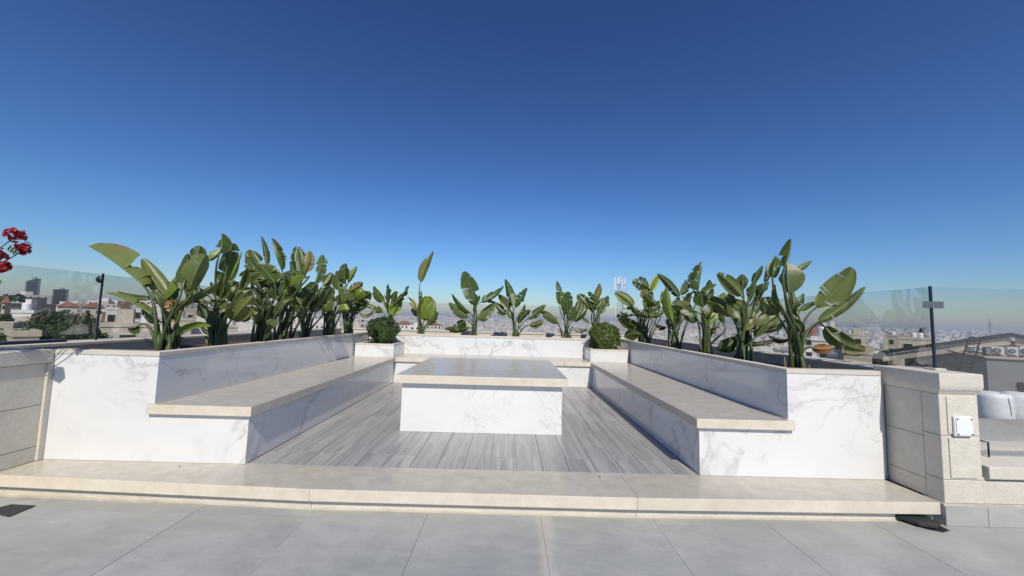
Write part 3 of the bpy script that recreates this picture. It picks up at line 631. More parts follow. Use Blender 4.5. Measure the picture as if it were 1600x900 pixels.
plant(931, 523, 7.7, [(931, 467, 937, 443, 8, 'o', 0, 20, 20), (922, 480, 903, 460, 9, 'g', 1), (937, 482, 950, 462, 8, 'g', 2), (930, 470, 920, 456, 5, 'g', 3), (923, 505, 909, 494, 5, 'g', 1), (928, 490, 918, 470, 9, 'g', 1), (936, 490, 944, 466, 8, 'g', 3), (926, 485, 934, 462, 7, 'g', 2)],
 'plant growing behind the lighter right boxwood bush', GB, 1, 13, top=470, wide=25)
plant(1006, 532, 7.0, [(989, 478, 961, 457, 9, 'p', 0, 20, 50, 2), (1014, 450, 988, 440, 11, 'g', 6, 10, 30, 2), (1017, 454, 1029, 430, 7, 'y', 0, 20, 60), (1024, 478, 1009, 460, 12, 'g', 2), (1029, 492, 993, 486, 11, 'g', 1, 30, 30, -4), (1000, 513, 965, 491, 10, 'g', 1), (1000, 522, 976, 527, 10, 'g', 0), (1010, 470, 1012, 447, 11, 'o', 2), (1000, 495, 986, 475, 12, 'g', 2), (1018, 495, 1030, 470, 12, 'g', 2)],
 'farthest plant of the right planter with a comb-torn leaf', GRR, 4, 14, top=462, wide=45)
plant(1053, 540, 6.0, [(1060, 463, 1027, 428, 13, 'g', 1, 20, 30, 2), (1051, 504, 1042, 449, 12, 'y', 1, 15, 25), (1089, 463, 1098, 409, 12, 'g', 6, 15, 15), (1064, 460, 1091, 414, 11, 'g', 7, 10, 60, 6), (1060, 500, 1076, 457, 13, 'g', 1), (1047, 505, 1062, 500, 10, 'g', 1), (1042, 480, 1036, 455, 10, 'y', 1), (1068, 480, 1084, 455, 13, 'g', 3), (1056, 490, 1062, 465, 12, 'y', 2)],
 'plant of the right planter with one leaf torn into a tall feather', GRR, 3, 15, top=462, wide=45)
plant(1100, 547, 5.0, [(1107, 471, 1109, 437, 13, 'g', 1), (1113, 480, 1133, 457, 11, 'y', 2), (1091, 501, 1077, 474, 18, 'g', 2, 10, 15, -3), (1131, 507, 1101, 469, 14, 'g', 1, 70, 15), (1107, 507, 1114, 478, 10, 'y', 1), (1113, 513, 1126, 503, 7, 'o', 1), (1098, 480, 1094, 455, 12, 'g', 1), (1118, 500, 1130, 478, 12, 'g', 2), (1100, 470, 1120, 445, 12, 'g', 1)],
 'third plant from the front of the right planter', GRR, 3, 16, top=465, wide=45)
plant(1159, 555, 4.15, [(1159, 463, 1122, 427, 13, 'p', 1, 20, 60, 2), (1161, 454, 1162, 429, 11, 'g', 1), (1156, 507, 1149, 468, 23, 'g', 4, 5, 15), (1176, 443, 1192, 415, 11, 'g', 1), (1195, 441, 1213, 399, 12, 'g', 1, 15, 50), (1149, 526, 1121, 545, 14, 'g', 0, 15, 30, -6), (1168, 537, 1215, 528, 11, 'o', 1, 15, 60, 4), (1181, 517, 1227, 507, 11, 'g', 1, 20, 50, 3), (1182, 500, 1217, 491, 14, 'g', 1), (1160, 516, 1178, 487, 10, 'o', 2), (1172, 470, 1182, 440, 14, 'g', 1), (1186, 470, 1202, 440, 14, 'g', 2), (1166, 490, 1180, 460, 15, 'g', 3)],
 'second plant from the front of the right planter with a yellowing low leaf', GRR, 3, 17, top=450, wide=55)
plant(1247, 567, 3.45, [(1227, 416, 1236, 373, 15, 'g', 3, 10, 60, 2), (1233, 459, 1230, 412, 23, 'p', 0, 55, 5, -1), (1247, 422, 1269, 408, 7, 'p', 3, 10, 40), (1276, 480, 1332, 418, 19, 'p', 2, 15, 15, 5), (1280, 502, 1352, 448, 17, 'p', 1, 25, 8, 4), (1288, 510, 1353, 547, 15, 'p', 2, 15, 50, 9),
 (1247, 493, 1239, 450, 15, 'p', 0, 20, 40), (1250, 485, 1280, 473, 9, 'p', 0, 50, 15, -4), (1215, 493, 1187, 467, 16, 'p', 1, 15, 30), (1269, 543, 1307, 541, 9, 'd', 1, 20, 20, 4), (1237, 483, 1256, 458, 11, 'g', 1), (1207, 435, 1214, 402, 11, 'g', 1), (1222, 480, 1212, 445, 12, 'g', 1), (1228, 500, 1215, 520, 8, 'g', 0), (1252, 520, 1236, 500, 8, 'g', 0)],
 'nearest plant of the right planter with three big leaves leaning right', GRR, 1, 18, top=470, wide=40)

# ------------------------------------------------------------------ red geranium on the left wall
def geranium():
    r = random.Random(5); c = V((-3.60, 2.36, .80)); t = empty('red_geranium', tuple(c)); tag(t, 'red geranium in a pot on the left wall, flower heads leaning into view', 'flower')
    m = MB().lathe(c, [(.075, .001), (.10, .15), (.112, .152), (.112, .175), (.095, .175), (.09, .15)], 20); m.build('pot', m_plain('terracotta', (.36, .15, .08), .8), t, smooth=True)
    heads = [aty(24, 367, 2.42), aty(37, 388, 2.45), aty(-6, 398, 2.38), aty(4, 416, 2.40)]
    rad = [.044, .042, .048, .04]
    st = MB()
    for h, rd in zip(heads, rad):
        b = c+V((0, 0, .15)); mid = b*.45+h*.55+V((.0, 0, .03)); st.tube([b, mid, h-V((.01, 0, .02))], [.005, .004, .003], 6)
    st.build('stem', STALK, t, smooth=True)
    for h, rd in zip(heads, rad):
        m = MB()
        for i in range(34):
            d = V((r.gauss(0, 1), r.gauss(0, 1), r.gauss(0, 1)+.2)).normalized(); p = h+d*rd*r.uniform(.5, .95)
            n = (d+V((r.gauss(0, .3), r.gauss(0, .3), r.gauss(0, .3)))).normalized(); a = n.orthogonal().normalized(); b = n.cross(a)
            for q in range(5):
                an = q*1.2566+i; e = a*math.cos(an)+b*math.sin(an); f = n.cross(e); s = rd*r.uniform(.34, .46)
                m.poly([p, p+e*s*.6+f*s*.42+n*s*.25, p+e*s+f*s*.2+n*s*.2]); m.poly([p, p+e*s+f*s*.2+n*s*.2, p+e*s-f*s*.22+n*s*.15, p+e*s*.6-f*s*.42+n*s*.25])
        m.build('flower_head', PETAL, t)
    m = MB()
    for i in range(3): 
        p = aty(13+i*4, 389+i*3, 2.42); m.tube([heads[1]-V((.015, 0, .03)), p-V((0, 0, .012)), p, p+V((.010, 0, .012)), p+V((.016, .0, .024))], [.002, .002, .005, .006, .002], 5)
    m.build('bud', GERL, t)
    for i in range(16):
        d = V((r.uniform(-.5, 1.0), r.uniform(-.5, .9), 0)); p = c+V((d.x*.32, d.y*.40, r.uniform(.20, .46)))
        if proj_x(p) > -6: p.x -= .10
        n = V((r.gauss(0, .4), r.gauss(0, .4)-.5, 1)).normalized(); a = n.orthogonal().normalized(); b = n.cross(a); s = r.uniform(.04, .065)
        m = MB(); ring = [p+a*math.cos(q*.4833)*s*(1 if q % 2 else .86)+b*math.sin(q*.4833)*s*(1 if q % 2 else .86)+n*.012 for q in range(13)]
        for q in range(13): m.poly([p, ring[q], ring[(q+1) % 13]])
        lo = m.build('geranium_leaf', GERL, t)
        MB().tube([c+V((0, 0, .14)), (c+p)/2+V((0, 0, .08)), p], .003, 5).build('leaf_stem', STALK, lo)
def proj_x(p): v = p-CAM; return 800+F*v.dot(rt)/v.dot(fw)
geranium()
#CITY
# ------------------------------------------------------------------ terrain and city
def sstep(a, b, x): x = min(1, max(0, (x-a)/(b-a))); return x*x*(3-2*x)
def lerp_tab(tab, x):
    for (x0, y0), (x1, y1) in zip(tab[:-1], tab[1:]):
        if x <= x1: return y0+(y1-y0)*max(0, (x-x0))/(x1-x0)
    return tab[-1][1]
def terrain(x, y):
    r = math.hypot(x, y); az = math.degrees(math.atan2(x, y))
    z = lerp_tab([(0, -12), (60, -13), (200, -22), (600, -40), (1100, -50), (2200, -40), (3400, -20), (4600, -5), (5600, 0), (9000, -12)], r)
    zl = lerp_tab([(0, -11), (60, -10), (150, -9.5), (260, -7), (420, -4), (900, -6), (1600, -14), (4600, -6), (9000, -12)], r)
    k = sstep(-21, -31, az) if az < -21 else 0
    if az < -21: k = sstep(0, 10, -21-az)
    z = z*(1-k)+zl*k
    z += (math.sin(x*.0031+1)*math.cos(y*.0023)*6+math.sin(x*.011)*math.sin(y*.009+2)*2)*sstep(300, 900, r)*(1-sstep(3600, 4800, r)*.6)
    return z
vs, fs = [(0, 0, -12)], []
rr = [15, 40, 80, 130, 200, 300, 430, 600, 800, 1050, 1400, 1800, 2300, 2900, 3600, 4400, 5200, 6200, 7000]; NA = 180
for r_ in rr:
    for j in range(NA):
        a = 2*math.pi*j/NA; vs.append((r_*math.sin(a), r_*math.cos(a), terrain(r_*math.sin(a), r_*math.cos(a))))
for j in range(NA): fs.append((0, 1+(j+1) % NA, 1+j))
for i in range(len(rr)-1):
    for j in range(NA):
        a, b = 1+i*NA+j, 1+i*NA+(j+1) % NA; fs.append((a, b, b+NA, a+NA))
me = bpy.data.meshes.new('ground'); me.from_pydata(vs, [], fs); me.polygons.foreach_set('use_smooth', [True]*len(fs)); me.update()
k = NT('dry_hill_ground'); n = k.noise(k.pos(), .02, 6, .7).outputs['Fac']; k.col(k.ramp(n, [(.35, (.12, .12, .07)), (.5, (.26, .22, .16)), (.65, (.36, .32, .25))])); k.rough(.95)
tag(link('ground', me, k.m), 'dry city hillside ground falling away below the terrace', kind='structure')
# body of our own building under the terrace
ob = MB().box(-6.9, 6.1, -6.9, 8.98, -13, -.61).build('own_building', LIMEEDGE); tag(ob, 'building below the roof terrace', kind='structure')

WIN = m_plain('dark_window_glass', (.03, .035, .04), .12); FRAMEW = m_plain('pale_window_frame', (.55, .53, .50), .6)
ROOFT = m_plain('red_roof_tiles', (.24, .095, .06), .8, var=.3, scale=1.5); ROOFG = m_plain('flat_roof_screed', (.42, .39, .34), .9, scale=.7)
WALLS = {k_: m_plain('city_wall_'+k_, c, .85, var=.10, scale=.5) for k_, c in dict(cream=(.56, .50, .39), white=(.68, .66, .61), beige=(.46, .40, .30), brown=(.19, .12, .085), grey=(.25, .26, .25), dark=(.085, .085, .08), slate=(.055, .06, .065)).items()}
for _k in ('slate', 'dark'): WALLS[_k].node_tree.nodes['Principled BSDF'].inputs['Specular IOR Level'].default_value = .08; WALLS[_k].node_tree.nodes['Principled BSDF'].inputs['Roughness'].default_value = 1
TANKM = m_plain('white_water_tank', (.76, .79, .78), .5, var=.08)
def frame(px, D, rot=0):
    """local frame (right, away from the camera, up) at bearing of px; returns function local->world and pixel->local"""
    d = ray(px, 500); be = math.atan2(d.x, d.y)+R(rot); e1 = V((math.cos(be), -math.sin(be), 0)); e2 = V((math.sin(be), math.cos(be), 0))
    d0 = math.atan2(d.x, d.y); O = V((math.sin(d0)*D, math.cos(d0)*D, 0))
    def loc(qx, qy, b=0):
        dd = ray(qx, qy); t = ((O+e2*b-CAM).dot(e2))/dd.dot(e2); p = CAM+dd*t; return (p-O).dot(e1), p.z
    M = Matrix(((e1.x, e2.x, 0, O.x), (e1.y, e2.y, 0, O.y), (0, 0, 1, 0), (0, 0, 0, 1)))
    return M, loc
def house(px0, px1, yt, D, wall, label, roof='flat', rot=0, depth=.8, rows=2, clutter=1, seed=0, eave=0, wcol=None, name='city_house', group='houses on the near hillside'):
    r = random.Random(seed+int(px0)*7+int(D)); cx = (px0+px1)/2; M, loc = frame(cx, D, rot)
    a0, zt = loc(px0, yt); a1, _ = loc(px1, yt); zt = loc(cx, yt)[1]; w = a1-a0; dp = max(5, min(w*depth, 25))
    g = min(terrain(*(M @ V((a, b, 0))).xy) for a in (a0, a1) for b in (0, dp))-1.0
    root = empty(name, tuple((M @ V(((a0+a1)/2, dp/2, 0))).xy)+(g,)); tag(root, label, 'house', group)
    P = lambda mb, nm, mt: mb.build(nm, mt, root)
    P(MB().box(a0, a1, 0, dp, g, zt, M=M), 'wall', WALLS[wall])
    if roof == 'flat':
        m = MB(); 
        for q in ((a0-.1, a1+.1, -.12, .15), (a0-.1, a1+.1, dp-.15, dp+.1), (a0-.1, a0+.15, .16, dp-.16), (a1-.15, a1+.1, .16, dp-.16)): m.box(*q, zt+.002, zt+.55, M=M)
        P(m, 'parapet', WALLS['white' if wall == 'brown' else wall])
        if w > 5: ax = r.uniform(a0+.5, a1-.5); am = MB().tube([M @ V((ax, dp*.5, zt)), M @ V((ax, dp*.5, zt+3.2))], .05, 4).box(ax-.6, ax+.6, dp*.5-.03, dp*.5+.03, zt+2.9, zt+2.97, M=M).box(ax-.4, ax+.4, dp*.5-.03, dp*.5+.03, zt+2.5, zt+2.57, M=M); P(am, 'aerial', WALLS['dark'])
        for c in range(clutter+1 if clutter else 0):
            if r.random() < .5:
                x = r.uniform(a0+1, a1-1); y = r.uniform(1.0, dp*.6); p = M @ V((x, y, zt)); P(MB().lathe(p, [(.55, .5), (.6, .55), (.6, 1.6), (.5, 1.75), (.15, 1.8)], 20), 'water_tank', TANKM)
                P(MB().box(x-.5, x+.5, y-.5, y+.5, zt+.01, zt+.49, M=M), 'tank_stand', WALLS['grey'])
            else:
                ww = min(3.2, w*.3); x = r.uniform(a0+.2, a1-ww-.2); P(MB().box(x, x+ww, dp*.35, dp*.35+3, zt+.003, zt+2.5, M=M), 'stair_house', WALLS[wall])
    else:
        o = .5; h = eave or w*.2; m = MB(); c = [(a0-o, -o), (a1+o, -o), (a1+o, dp+o), (a0-o, dp+o)]; k_ = min(w, dp)/2; 
        rg = [(a0+k_, dp/2), (a1-k_, dp/2)] if w >= dp else [((a0+a1)/2, k_), ((a0+a1)/2, dp-k_)]
        q = [M @ V((x, y, zt+.003)) for x, y in c]; t_ = [M @ V((x, y, zt+h)) for x, y in rg]
        if w >= dp: m.poly([q[0], q[1], t_[1], t_[0]]); m.poly([q[1], q[2], t_[1]]); m.poly([q[2], q[3], t_[0], t_[1]]); m.poly([q[3], q[0], t_[0]])
        else: m.poly([q[0], q[1], t_[0]]); m.poly([q[1], q[2], t_[1], t_[0]]); m.poly([q[2], q[3], t_[1]]); m.poly([q[3], q[0], t_[0], t_[1]])
        m.poly(q[::-1]); P(m, 'roof', ROOFT)
    n = max(1, int(w/2.9))
    for rw in range(rows):
        for c in range(n):
            x = a0+(c+.5)*w/n+r.uniform(-.25, .25); z = zt-1.1-rw*3.1; ww = r.choice((.55, .55, .8)); hh = r.choice((.65, .8))
            if r.random() < .15: continue
            wo = MB().box(x-ww-.12, x+ww+.12, -.09, -.001, z-hh*2-.12, z+.12, M=M).build('window', FRAMEW, root)
            MB().box(x-ww, x+ww, -.11, -.0905, z-hh*2, z, M=M).build('pane', WIN, wo)
    return root
def tree(px, yt, D, rad, h, label, seed, kind='round', group='trees on the near hillside', n=2600):
    r = random.Random(seed); M, loc = frame(px, D); top = loc(px, yt)[1]; b = M @ V((0, 0, 0)); g = terrain(b.x, b.y)
    t = empty('conifer_tree' if kind == 'cone' else 'broadleaf_tree', (b.x, b.y, g)); tag(t, label, 'tree', group)
    cb = top-h
    m = MB().tube([(b.x, b.y, g-.3), (b.x+.1, b.y, (g+cb)/2), (b.x, b.y, cb+h*.4)], [rad*.10, rad*.08, rad*.05], 7)
    for i in range(5):
        a = i*1.26+r.random(); m.tube([(b.x, b.y, cb+h*.1), (b.x+math.cos(a)*rad*.3, b.y+math.sin(a)*rad*.3, cb+h*.35), (b.x+math.cos(a)*rad*.6, b.y+math.sin(a)*rad*.6, cb+h*.6)], [rad*.04, rad*.03, rad*.012], 5)
    m.build('trunk', BARK, t)
    m = MB(); cl = []
    for i in range(16):
        d = V((r.gauss(0, 1), r.gauss(0, 1), r.gauss(0, 1))).normalized(); cl.append((V((d.x*rad*.62, d.y*rad*.62, h*(.5+d.z*.34))), rad*r.uniform(.26, .45)))
    s0 = max(.17, D*.0024)
    for i in range(n):
        if kind == 'cone':
            u = r.random()**.7; a = r.uniform(0, 6.28); rr_ = rad*u*(.75+.25*math.sin(a*3+u*22))*r.uniform(.55, 1); p = V((b.x+math.cos(a)*rr_, b.y+math.sin(a)*rr_, cb+h*(1-u)+r.uniform(-.2, .2)))
        else:
            c, cr = r.choice(cl); d = V((r.gauss(0, 1), r.gauss(0, 1), r.gauss(0, 1))).normalized(); p = V((b.x, b.y, cb))+c+d*cr*r.uniform(.6, 1.08)
        nn = V((r.gauss(0, 1), r.gauss(0, 1), r.gauss(0, 1)+.4)).normalized(); a = nn.orthogonal().normalized(); bb = nn.cross(a); s = s0*r.uniform(.7, 1.5)
        m.poly([p-a*s, p-bb*s*.6, p+a*s, p+bb*s*.6])
    m.build('crown', TREEM, t, kind='stuff')
# --- left hillside
house(8, 88, 477, 190, 'dark', 'long dark low building below the two glass towers at the far left', rows=1, clutter=2, depth=.4)
house(90, 122, 479, 215, 'cream', 'cream house with red hipped roof just right of the second tower', 'hip', rows=2, eave=2.2)
house(128, 164, 480.5, 225, 'cream', 'cream villa with red hipped roof behind the left glass post', 'hip', rows=2, eave=2.0)
house(3, 14, 473, 240, 'cream', 'small cream house with red roof at the far left edge', 'hip', rows=1, eave=2.6)
house(15, 38, 474.5, 250, 'white', 'pale flat-roofed house beside the round tree at the far left', rows=1)
house(19, 52, 489, 110, 'white', 'white flat-roofed house among trees at the left', rows=1, clutter=1, rot=14)
house(22, 46, 502, 92, 'cream', 'small cream house in front of the white one at the left', rows=1, clutter=0, rot=10)
house(46, 73, 503, 95, 'brown', 'small brown house with red roof among the left trees', 'hip', rows=1, eave=1.2)
house(-30, 18, 513, 62, 'beige', 'beige flat-roofed house at the lower left edge behind the glass', rows=1, rot=8, clutter=0)
house(20, 62, 526, 55, 'beige', 'low beige roof just above the left wall', rows=0, clutter=0, rot=-6)
house(157, 247, 511, 76, 'cream', 'cream house with small square windows behind the nearest left plant', rows=2, clutter=2, rot=4)
house(160, 258, 488, 125, 'brown', 'brown and white modern house behind the cream one at the left', rows=2, clutter=3)
house(204, 222, 480.5, 122, 'white', 'white tower-like block rising from the brown house', rows=2, clutter=0)
house(166, 186, 484, 121, 'white', 'white cubic house beside the dark left glass post', rows=2, clutter=0)
house(226, 262, 497, 112, 'white', 'white house with balconies partly behind leaves at the left', rows=2)
house(286, 336, 486, 140, 'beige', 'beige house with grey facade between the first two left plants', rows=3, clutter=3)
house(262, 300, 501, 98, 'cream', 'cream house low behind the first left plant', rows=2)
house(300, 345, 508, 105, 'white', 'white house low between the first and second left plants', rows=1, clutter=2)
house(368, 404, 503, 130, 'white', 'white house between the second and third left plants', rows=2, clutter=2)
house(345, 372, 512, 88, 'cream', 'low cream house behind the second left plant', rows=1)
house(430, 470, 508, 170, 'white', 'white house behind the tattered left plant', rows=2, clutter=2)
house(404, 432, 512, 140, 'beige', 'beige house behind the tall dark left plant', rows=1)
house(490, 530, 506, 220, 'white', 'white house behind the middle of the left planter', rows=2, clutter=2)
house(536, 562, 509, 200, 'cream', 'cream house left of the narrow block by the bush', rows=2)
house(563, 572, 489, 260, 'beige', 'narrow beige block standing behind the last left plant', rows=4, clutter=0)
house(618, 646, 507, 300, 'white', 'white house with red roof right of the left bush', 'hip', rows=2, eave=2.6)
house(640, 656, 509, 280, 'white', 'white flat house left of the plant with the high leaf', rows=2)
house(666, 690, 508, 310, 'cream', 'cream house with red roof right of the plant with the high leaf', 'hip', rows=2, eave=2.4)
tree(20, 461, 255, 5.4, 7.5, 'round dark tree on the skyline left of the towers', 1)
tree(104, 481, 80, 4.0, 9.0, 'broad green tree standing in front of the red-roofed houses', 2, n=8000)
tree(86, 497, 74, 3.2, 6.0, 'bushy olive tree at the left among houses', 3, n=5500)
tree(137, 492, 64, 2.6, 6.8, 'dark blue-green conifer left of the glass post', 4, 'cone', n=5500)
tree(124, 499, 62, 1.9, 5.5, 'smaller conifer beside the dark one at the left', 5, 'cone', n=3000)
tree(150, 502, 70, 1.9, 5.2, 'conifer directly behind the left glass post', 6, 'cone', n=3000)
tree(9, 484, 85, 2.6, 7.0, 'dark tree at the far left edge', 7, n=5500)
tree(62, 511, 64, 3.2, 4.6, 'low shrubby tree at the lower left', 8, n=5500)
tree(100, 507, 58, 3.6, 5.2, 'low spreading tree behind the left wall', 9, n=6500)
tree(40, 516, 60, 2.6, 3.6, 'low dense tree in front of the small cream house', 10, n=5500)
# --- glass towers
def gtower(px0, px1, yt, D, slope, mat, label):
    M, loc = frame((px0+px1)/2, D, 16); a0, z0 = loc(px0, yt+slope); a1, z1 = loc(px1, yt); dp = (a1-a0)*.7; c = M @ V((0, dp/2, 0)); g = terrain(c.x, c.y)-3
    t = empty('glass_tower', (c.x, c.y, g)); tag(t, label, 'tower', 'glass office towers')
    m = MB(); b = [(a0, 0), (a1, 0), (a1, dp), (a0, dp)]; m.rings([[M @ V((x, y, g)) for x, y in b], [M @ V((x, y, z0 if x == a0 else z1)) for x, y in b]]); m.build('facade', mat, t)
    m = MB()
    for i in range(1, 6): x = a0+(a1-a0)*i/6; m.box(x-.22, x+.22, -.3, -.01, g+4, min(z0, z1)-1, M=M)
    m.build('fin', WALLS['slate'], t)
    MB().box(a0-.4, a0+.6, -.4, -.02, g+4, min(z0, z1)-.5, M=M).build('corner_strip', WALLS['grey'], t)
    MB().box((a0*.6+a1*.4), (a0*.3+a1*.7), dp*.3, dp*.7, min(z0, z1)-1, max(z0, z1)+1.4, M=M).build('plant_room', WALLS['grey'], t)
gtower(41, 61, 435, 640, 4, m_tower('tower_glass_blue', (.03, .045, .07), (.055, .075, .10)), 'taller blue-grey glass tower with sloping top at the far left')
gtower(83, 104, 452, 610, 0, m_tower('tower_glass_dark', (.015, .022, .032), (.028, .038, .05)), 'shorter dark glass tower right of the taller one')
# --- telecom mast
M, loc = frame(969, 130); cz = loc(969, 434)[1]; c = M @ V((0, 0, 0)); g = terrain(c.x, c.y)-.5; s_ = 130/F
tm = empty('telecom_mast', (c.x, c.y, g)); tag(tm, 'steel lattice telecom mast with white antenna panels behind the right bush', 'mast')
GALV = m_plain('galvanised_steel', (.34, .36, .38), .45, .5); ANT = m_plain('white_antenna', (.55, .57, .59), .5, var=.05)
m = MB(); hw = .75
for sx in (-1, 1):
    for sy in (-1, 1): m.tube([M @ V((sx*hw, sy*hw, g)), M @ V((sx*hw, sy*hw, cz))], .07, 5)
z = g
while z < cz-1.2:
    for a, b in (((-1, -1), (1, -1)), ((1, -1), (1, 1)), ((1, 1), (-1, 1)), ((-1, 1), (-1, -1))):
        m.tube([M @ V((a[0]*hw, a[1]*hw, z)), M @ V((b[0]*hw, b[1]*hw, z+1.2))], .035, 4); m.tube([M @ V((b[0]*hw, b[1]*hw, z)), M @ V((a[0]*hw, a[1]*hw, z+1.2))], .035, 4); m.tube([M @ V((a[0]*hw, a[1]*hw, z)), M @ V((b[0]*hw, b[1]*hw, z))], .035, 4)
    z += 1.2
m.build('lattice', GALV, tm)
for x, y, z0, z1, ww in ((-1.75, -.9, -4.2, 0.1, .30), (-.55, -1.1, -2.2, .1, .42), (.55, -1.0, -4.0, -.3, .25), (1.45, -.5, -3.4, -.2, .2), (-1.5, -.9, -12.5, -9.2, .22), (-.5, -1.1, -11.8, -9.6, .18), (1.2, -.8, -12, -9.8, .2)):
    an = MB().box(x-ww, x+ww, y-.12, y+.12, cz+z0, cz+z1, M=M).build('antenna_panel', ANT, tm, bevel=.04)
    MB().tube([M @ V((x, y+.13, cz+z0+.4)), M @ V((x*.5, -.6, cz+z0+.4))], .05, 5).build('bracket', GALV, an)
for z0 in (-4.6, -2.4, -9.0):
    MB().box(-1.7, 1.7, -.95, -.80, cz+z0, cz+z0+.12, M=M).build('crossbar', GALV, tm)
MB().tube([M @ V((1.9, 0, cz-7)), M @ V((1.9, 0, cz-2.2))], .04, 5).build('whip_antenna', GALV, tm)
p = M @ V((1.3, -1.0, cz-9.2)); MB().lathe(p, [(.05, -.6), (.55, -.55), (.6, 0), (.55, .55), (.05, .6)], 12).build('dish', ANT, tm)
M, loc = frame(1546, 420); zt = loc(1546, 498)[1]; c = M @ V((0, 0, 0)); g = terrain(c.x, c.y)
pm = empty('thin_radio_mast', (c.x, c.y, g)); tag(pm, 'thin faint radio mast on the skyline above the neighbouring roof', 'mast')
MB().tube([(c.x, c.y, g), (c.x, c.y, zt)], [.5, .3], 5).build('pole', GALV, pm); MB().box(-.7, .7, -.7, .7, zt-5, zt-3.5, M=M).build('aerial_drum', GALV, pm)
# --- right foreground neighbours
house(1252, 1302, 524, 120, 'white', 'white house with red roof seen past the nearest right plant', 'hip', rows=2, eave=2.6)
house(1268, 1312, 533, 62, 'white', 'white flat-roofed house low behind the nearest right plant', rows=1, clutter=2)
house(1318, 1362, 553, 40, 'beige', 'beige stone house with flat roof right of the nearest right plant', rows=1, clutter=0, rot=-6)
house(1310, 1352, 524, 170, 'cream', 'cream house among the city right of the nearest plant', rows=2)
house(1380, 1425, 526, 190, 'beige', 'beige house left of the conifer at the right', rows=2)
house(1404, 1460, 531, 140, 'cream', 'long cream house below the conifer at the right', rows=1)
for i, (a, b, w_) in enumerate(((1311, 548, .5), (1326, 547, .62), (1302, 546, .45))):
    M, loc = frame(a, 42); x_, z_ = loc(a, b); p = M @ V((x_, 1.5+i*.2, 0)); g = loc(a, 556)[1]
    o = MB().lathe((p.x, p.y, 0), [(w_, g-.2), (w_, g+.9-.2), (w_*.9, g+1.0-.2), (w_*.3, g+1.08-.2)], 16).build('water_tank', TANKM, smooth=False); tag(o, ['white round water tank beside the largest one on the beige roof', 'largest white round water tank right of the nearest right plant', 'smallest white water tank closest to the right plant'][i], 'water tank', 'rooftop water tanks')
    MB().box(p.x-w_, p.x+w_, p.y-w_, p.y+w_, terrain(p.x, p.y), g-.21).build('stand', WALLS['beige'], o)
tree(1367, 549, 45, 1.5, 2.6, 'dark green tree beside the gabled house at the right', 21, n=3000, group='trees at the right')
tree(1438, 515, 150, 2.6, 7.5, 'dark conifer rising above the gabled roof at the right', 22, 'cone', group='trees at the right')
# gabled house
D = 34.0; M, loc = frame(1500, D, 3)
ae, ze = loc(1378, 548); ar, zr = loc(1578, 519.5); a2 = ar+(ar-ae)*.9; z2 = ze+.1; dp = 5; c = M @ V((ar, dp/2, 0)); g = terrain(c.x, c.y)-1
gh = empty('gabled_house', (c.x, c.y, g)); tag(gh, 'neighbouring cream house with wide dark gabled roof at the right', 'house')
m = MB(); th = .22; b0, b1 = -.9, dp+.5
prof = [(ae+1.0, g), (a2-1, g), (a2-1, z2-.1), (ar, zr-.5), (ae+1.0, ze+.18-.5)]
m.rings([[M @ V((x, b, z)) for x, z in prof] for b in (0, dp)]); m.build('gable_wall', WALLS['cream'], gh)
for (xa, za, xb, zb) in ((ae, ze, ar, zr), (ar, zr, a2, z2)):
    m = MB(); q = [(xa, za-th), (xb, zb-th), (xb, zb), (xa, za)]; m.rings([[M @ V((x, b, z)) for x, z in q] for b in (b0, b1)]); m.build('roof_plane', WALLS['slate'], gh)
    m = MB(); q = [(xa+.15, za-th-.42), (xb, zb-th-.42), (xb, zb-th-.004), (xa+.15, za-th-.004)]; m.rings([[M @ V((x, b, z)) for x, z in q] for b in (b0+.12, b0+.3)]); m.build('fascia_board', WALLS['cream'], gh)
    m = MB(); q = [(xa+.3, za-th-.3), (xb, zb-th-.3), (xb, zb-th-.006), (xa+.3, za-th-.006)]; m.rings([[M @ V((x, b, z)) for x, z in q] for b in (b0+.31, b1-.1)]); m.build('soffit', WALLS['cream'], gh)
for i in range(3):
    y = 1.0+i*1.6; wo = MB().box(ae+.90, ae+.998, y, y+1.0, ze-2.0, ze-.7, M=M).build('window', FRAMEW, gh); MB().box(ae+.87, ae+.899, y+.1, y+.9, ze-1.9, ze-.8, M=M).build('pane', WIN, wo)
# grey service block with air conditioners in front of it
D2 = 29.0; M2, loc2 = frame(1545, D2, -14)
c0, zw = loc2(1541, 557); c1 = c0+14; dpb = 4.6; cc = M2 @ V(((c0+c1)/2, 2, 0)); g2 = terrain(cc.x, cc.y)-1
sb = empty('service_block', (cc.x, cc.y, g2)); tag(sb, 'dark grey flat-roofed block carrying air conditioners at the right edge', 'building')
MB().box(c0, c1, 0, dpb, g2, zw-.08, M=M2).build('wall', WALLS['grey'], sb)
MB().box(c0-.08, c1, -.08, dpb, zw-.079, zw, M=M2).build('roof_slab', WALLS['beige'], sb)
lx, lz = loc2(1590, 597); lz1 = loc2(1590, 616)[1]
lv = MB().box(lx, lx+1.8, -.03, -.001, lz1, lz, M=M2).build('louvre_window', WIN, sb)
for i in range(4): z_ = lz1+(lz-lz1)*(i+.5)/4; MB().box(lx, lx+1.8, -.07, -.031, z_-.03, z_+.03, M=M2).build('louvre_slat', WALLS['dark'], lv)
ACW = m_plain('ac_casing', (.62, .62, .58), .5, var=.05); ACG = m_plain('ac_grille', (.10, .10, .10), .5)
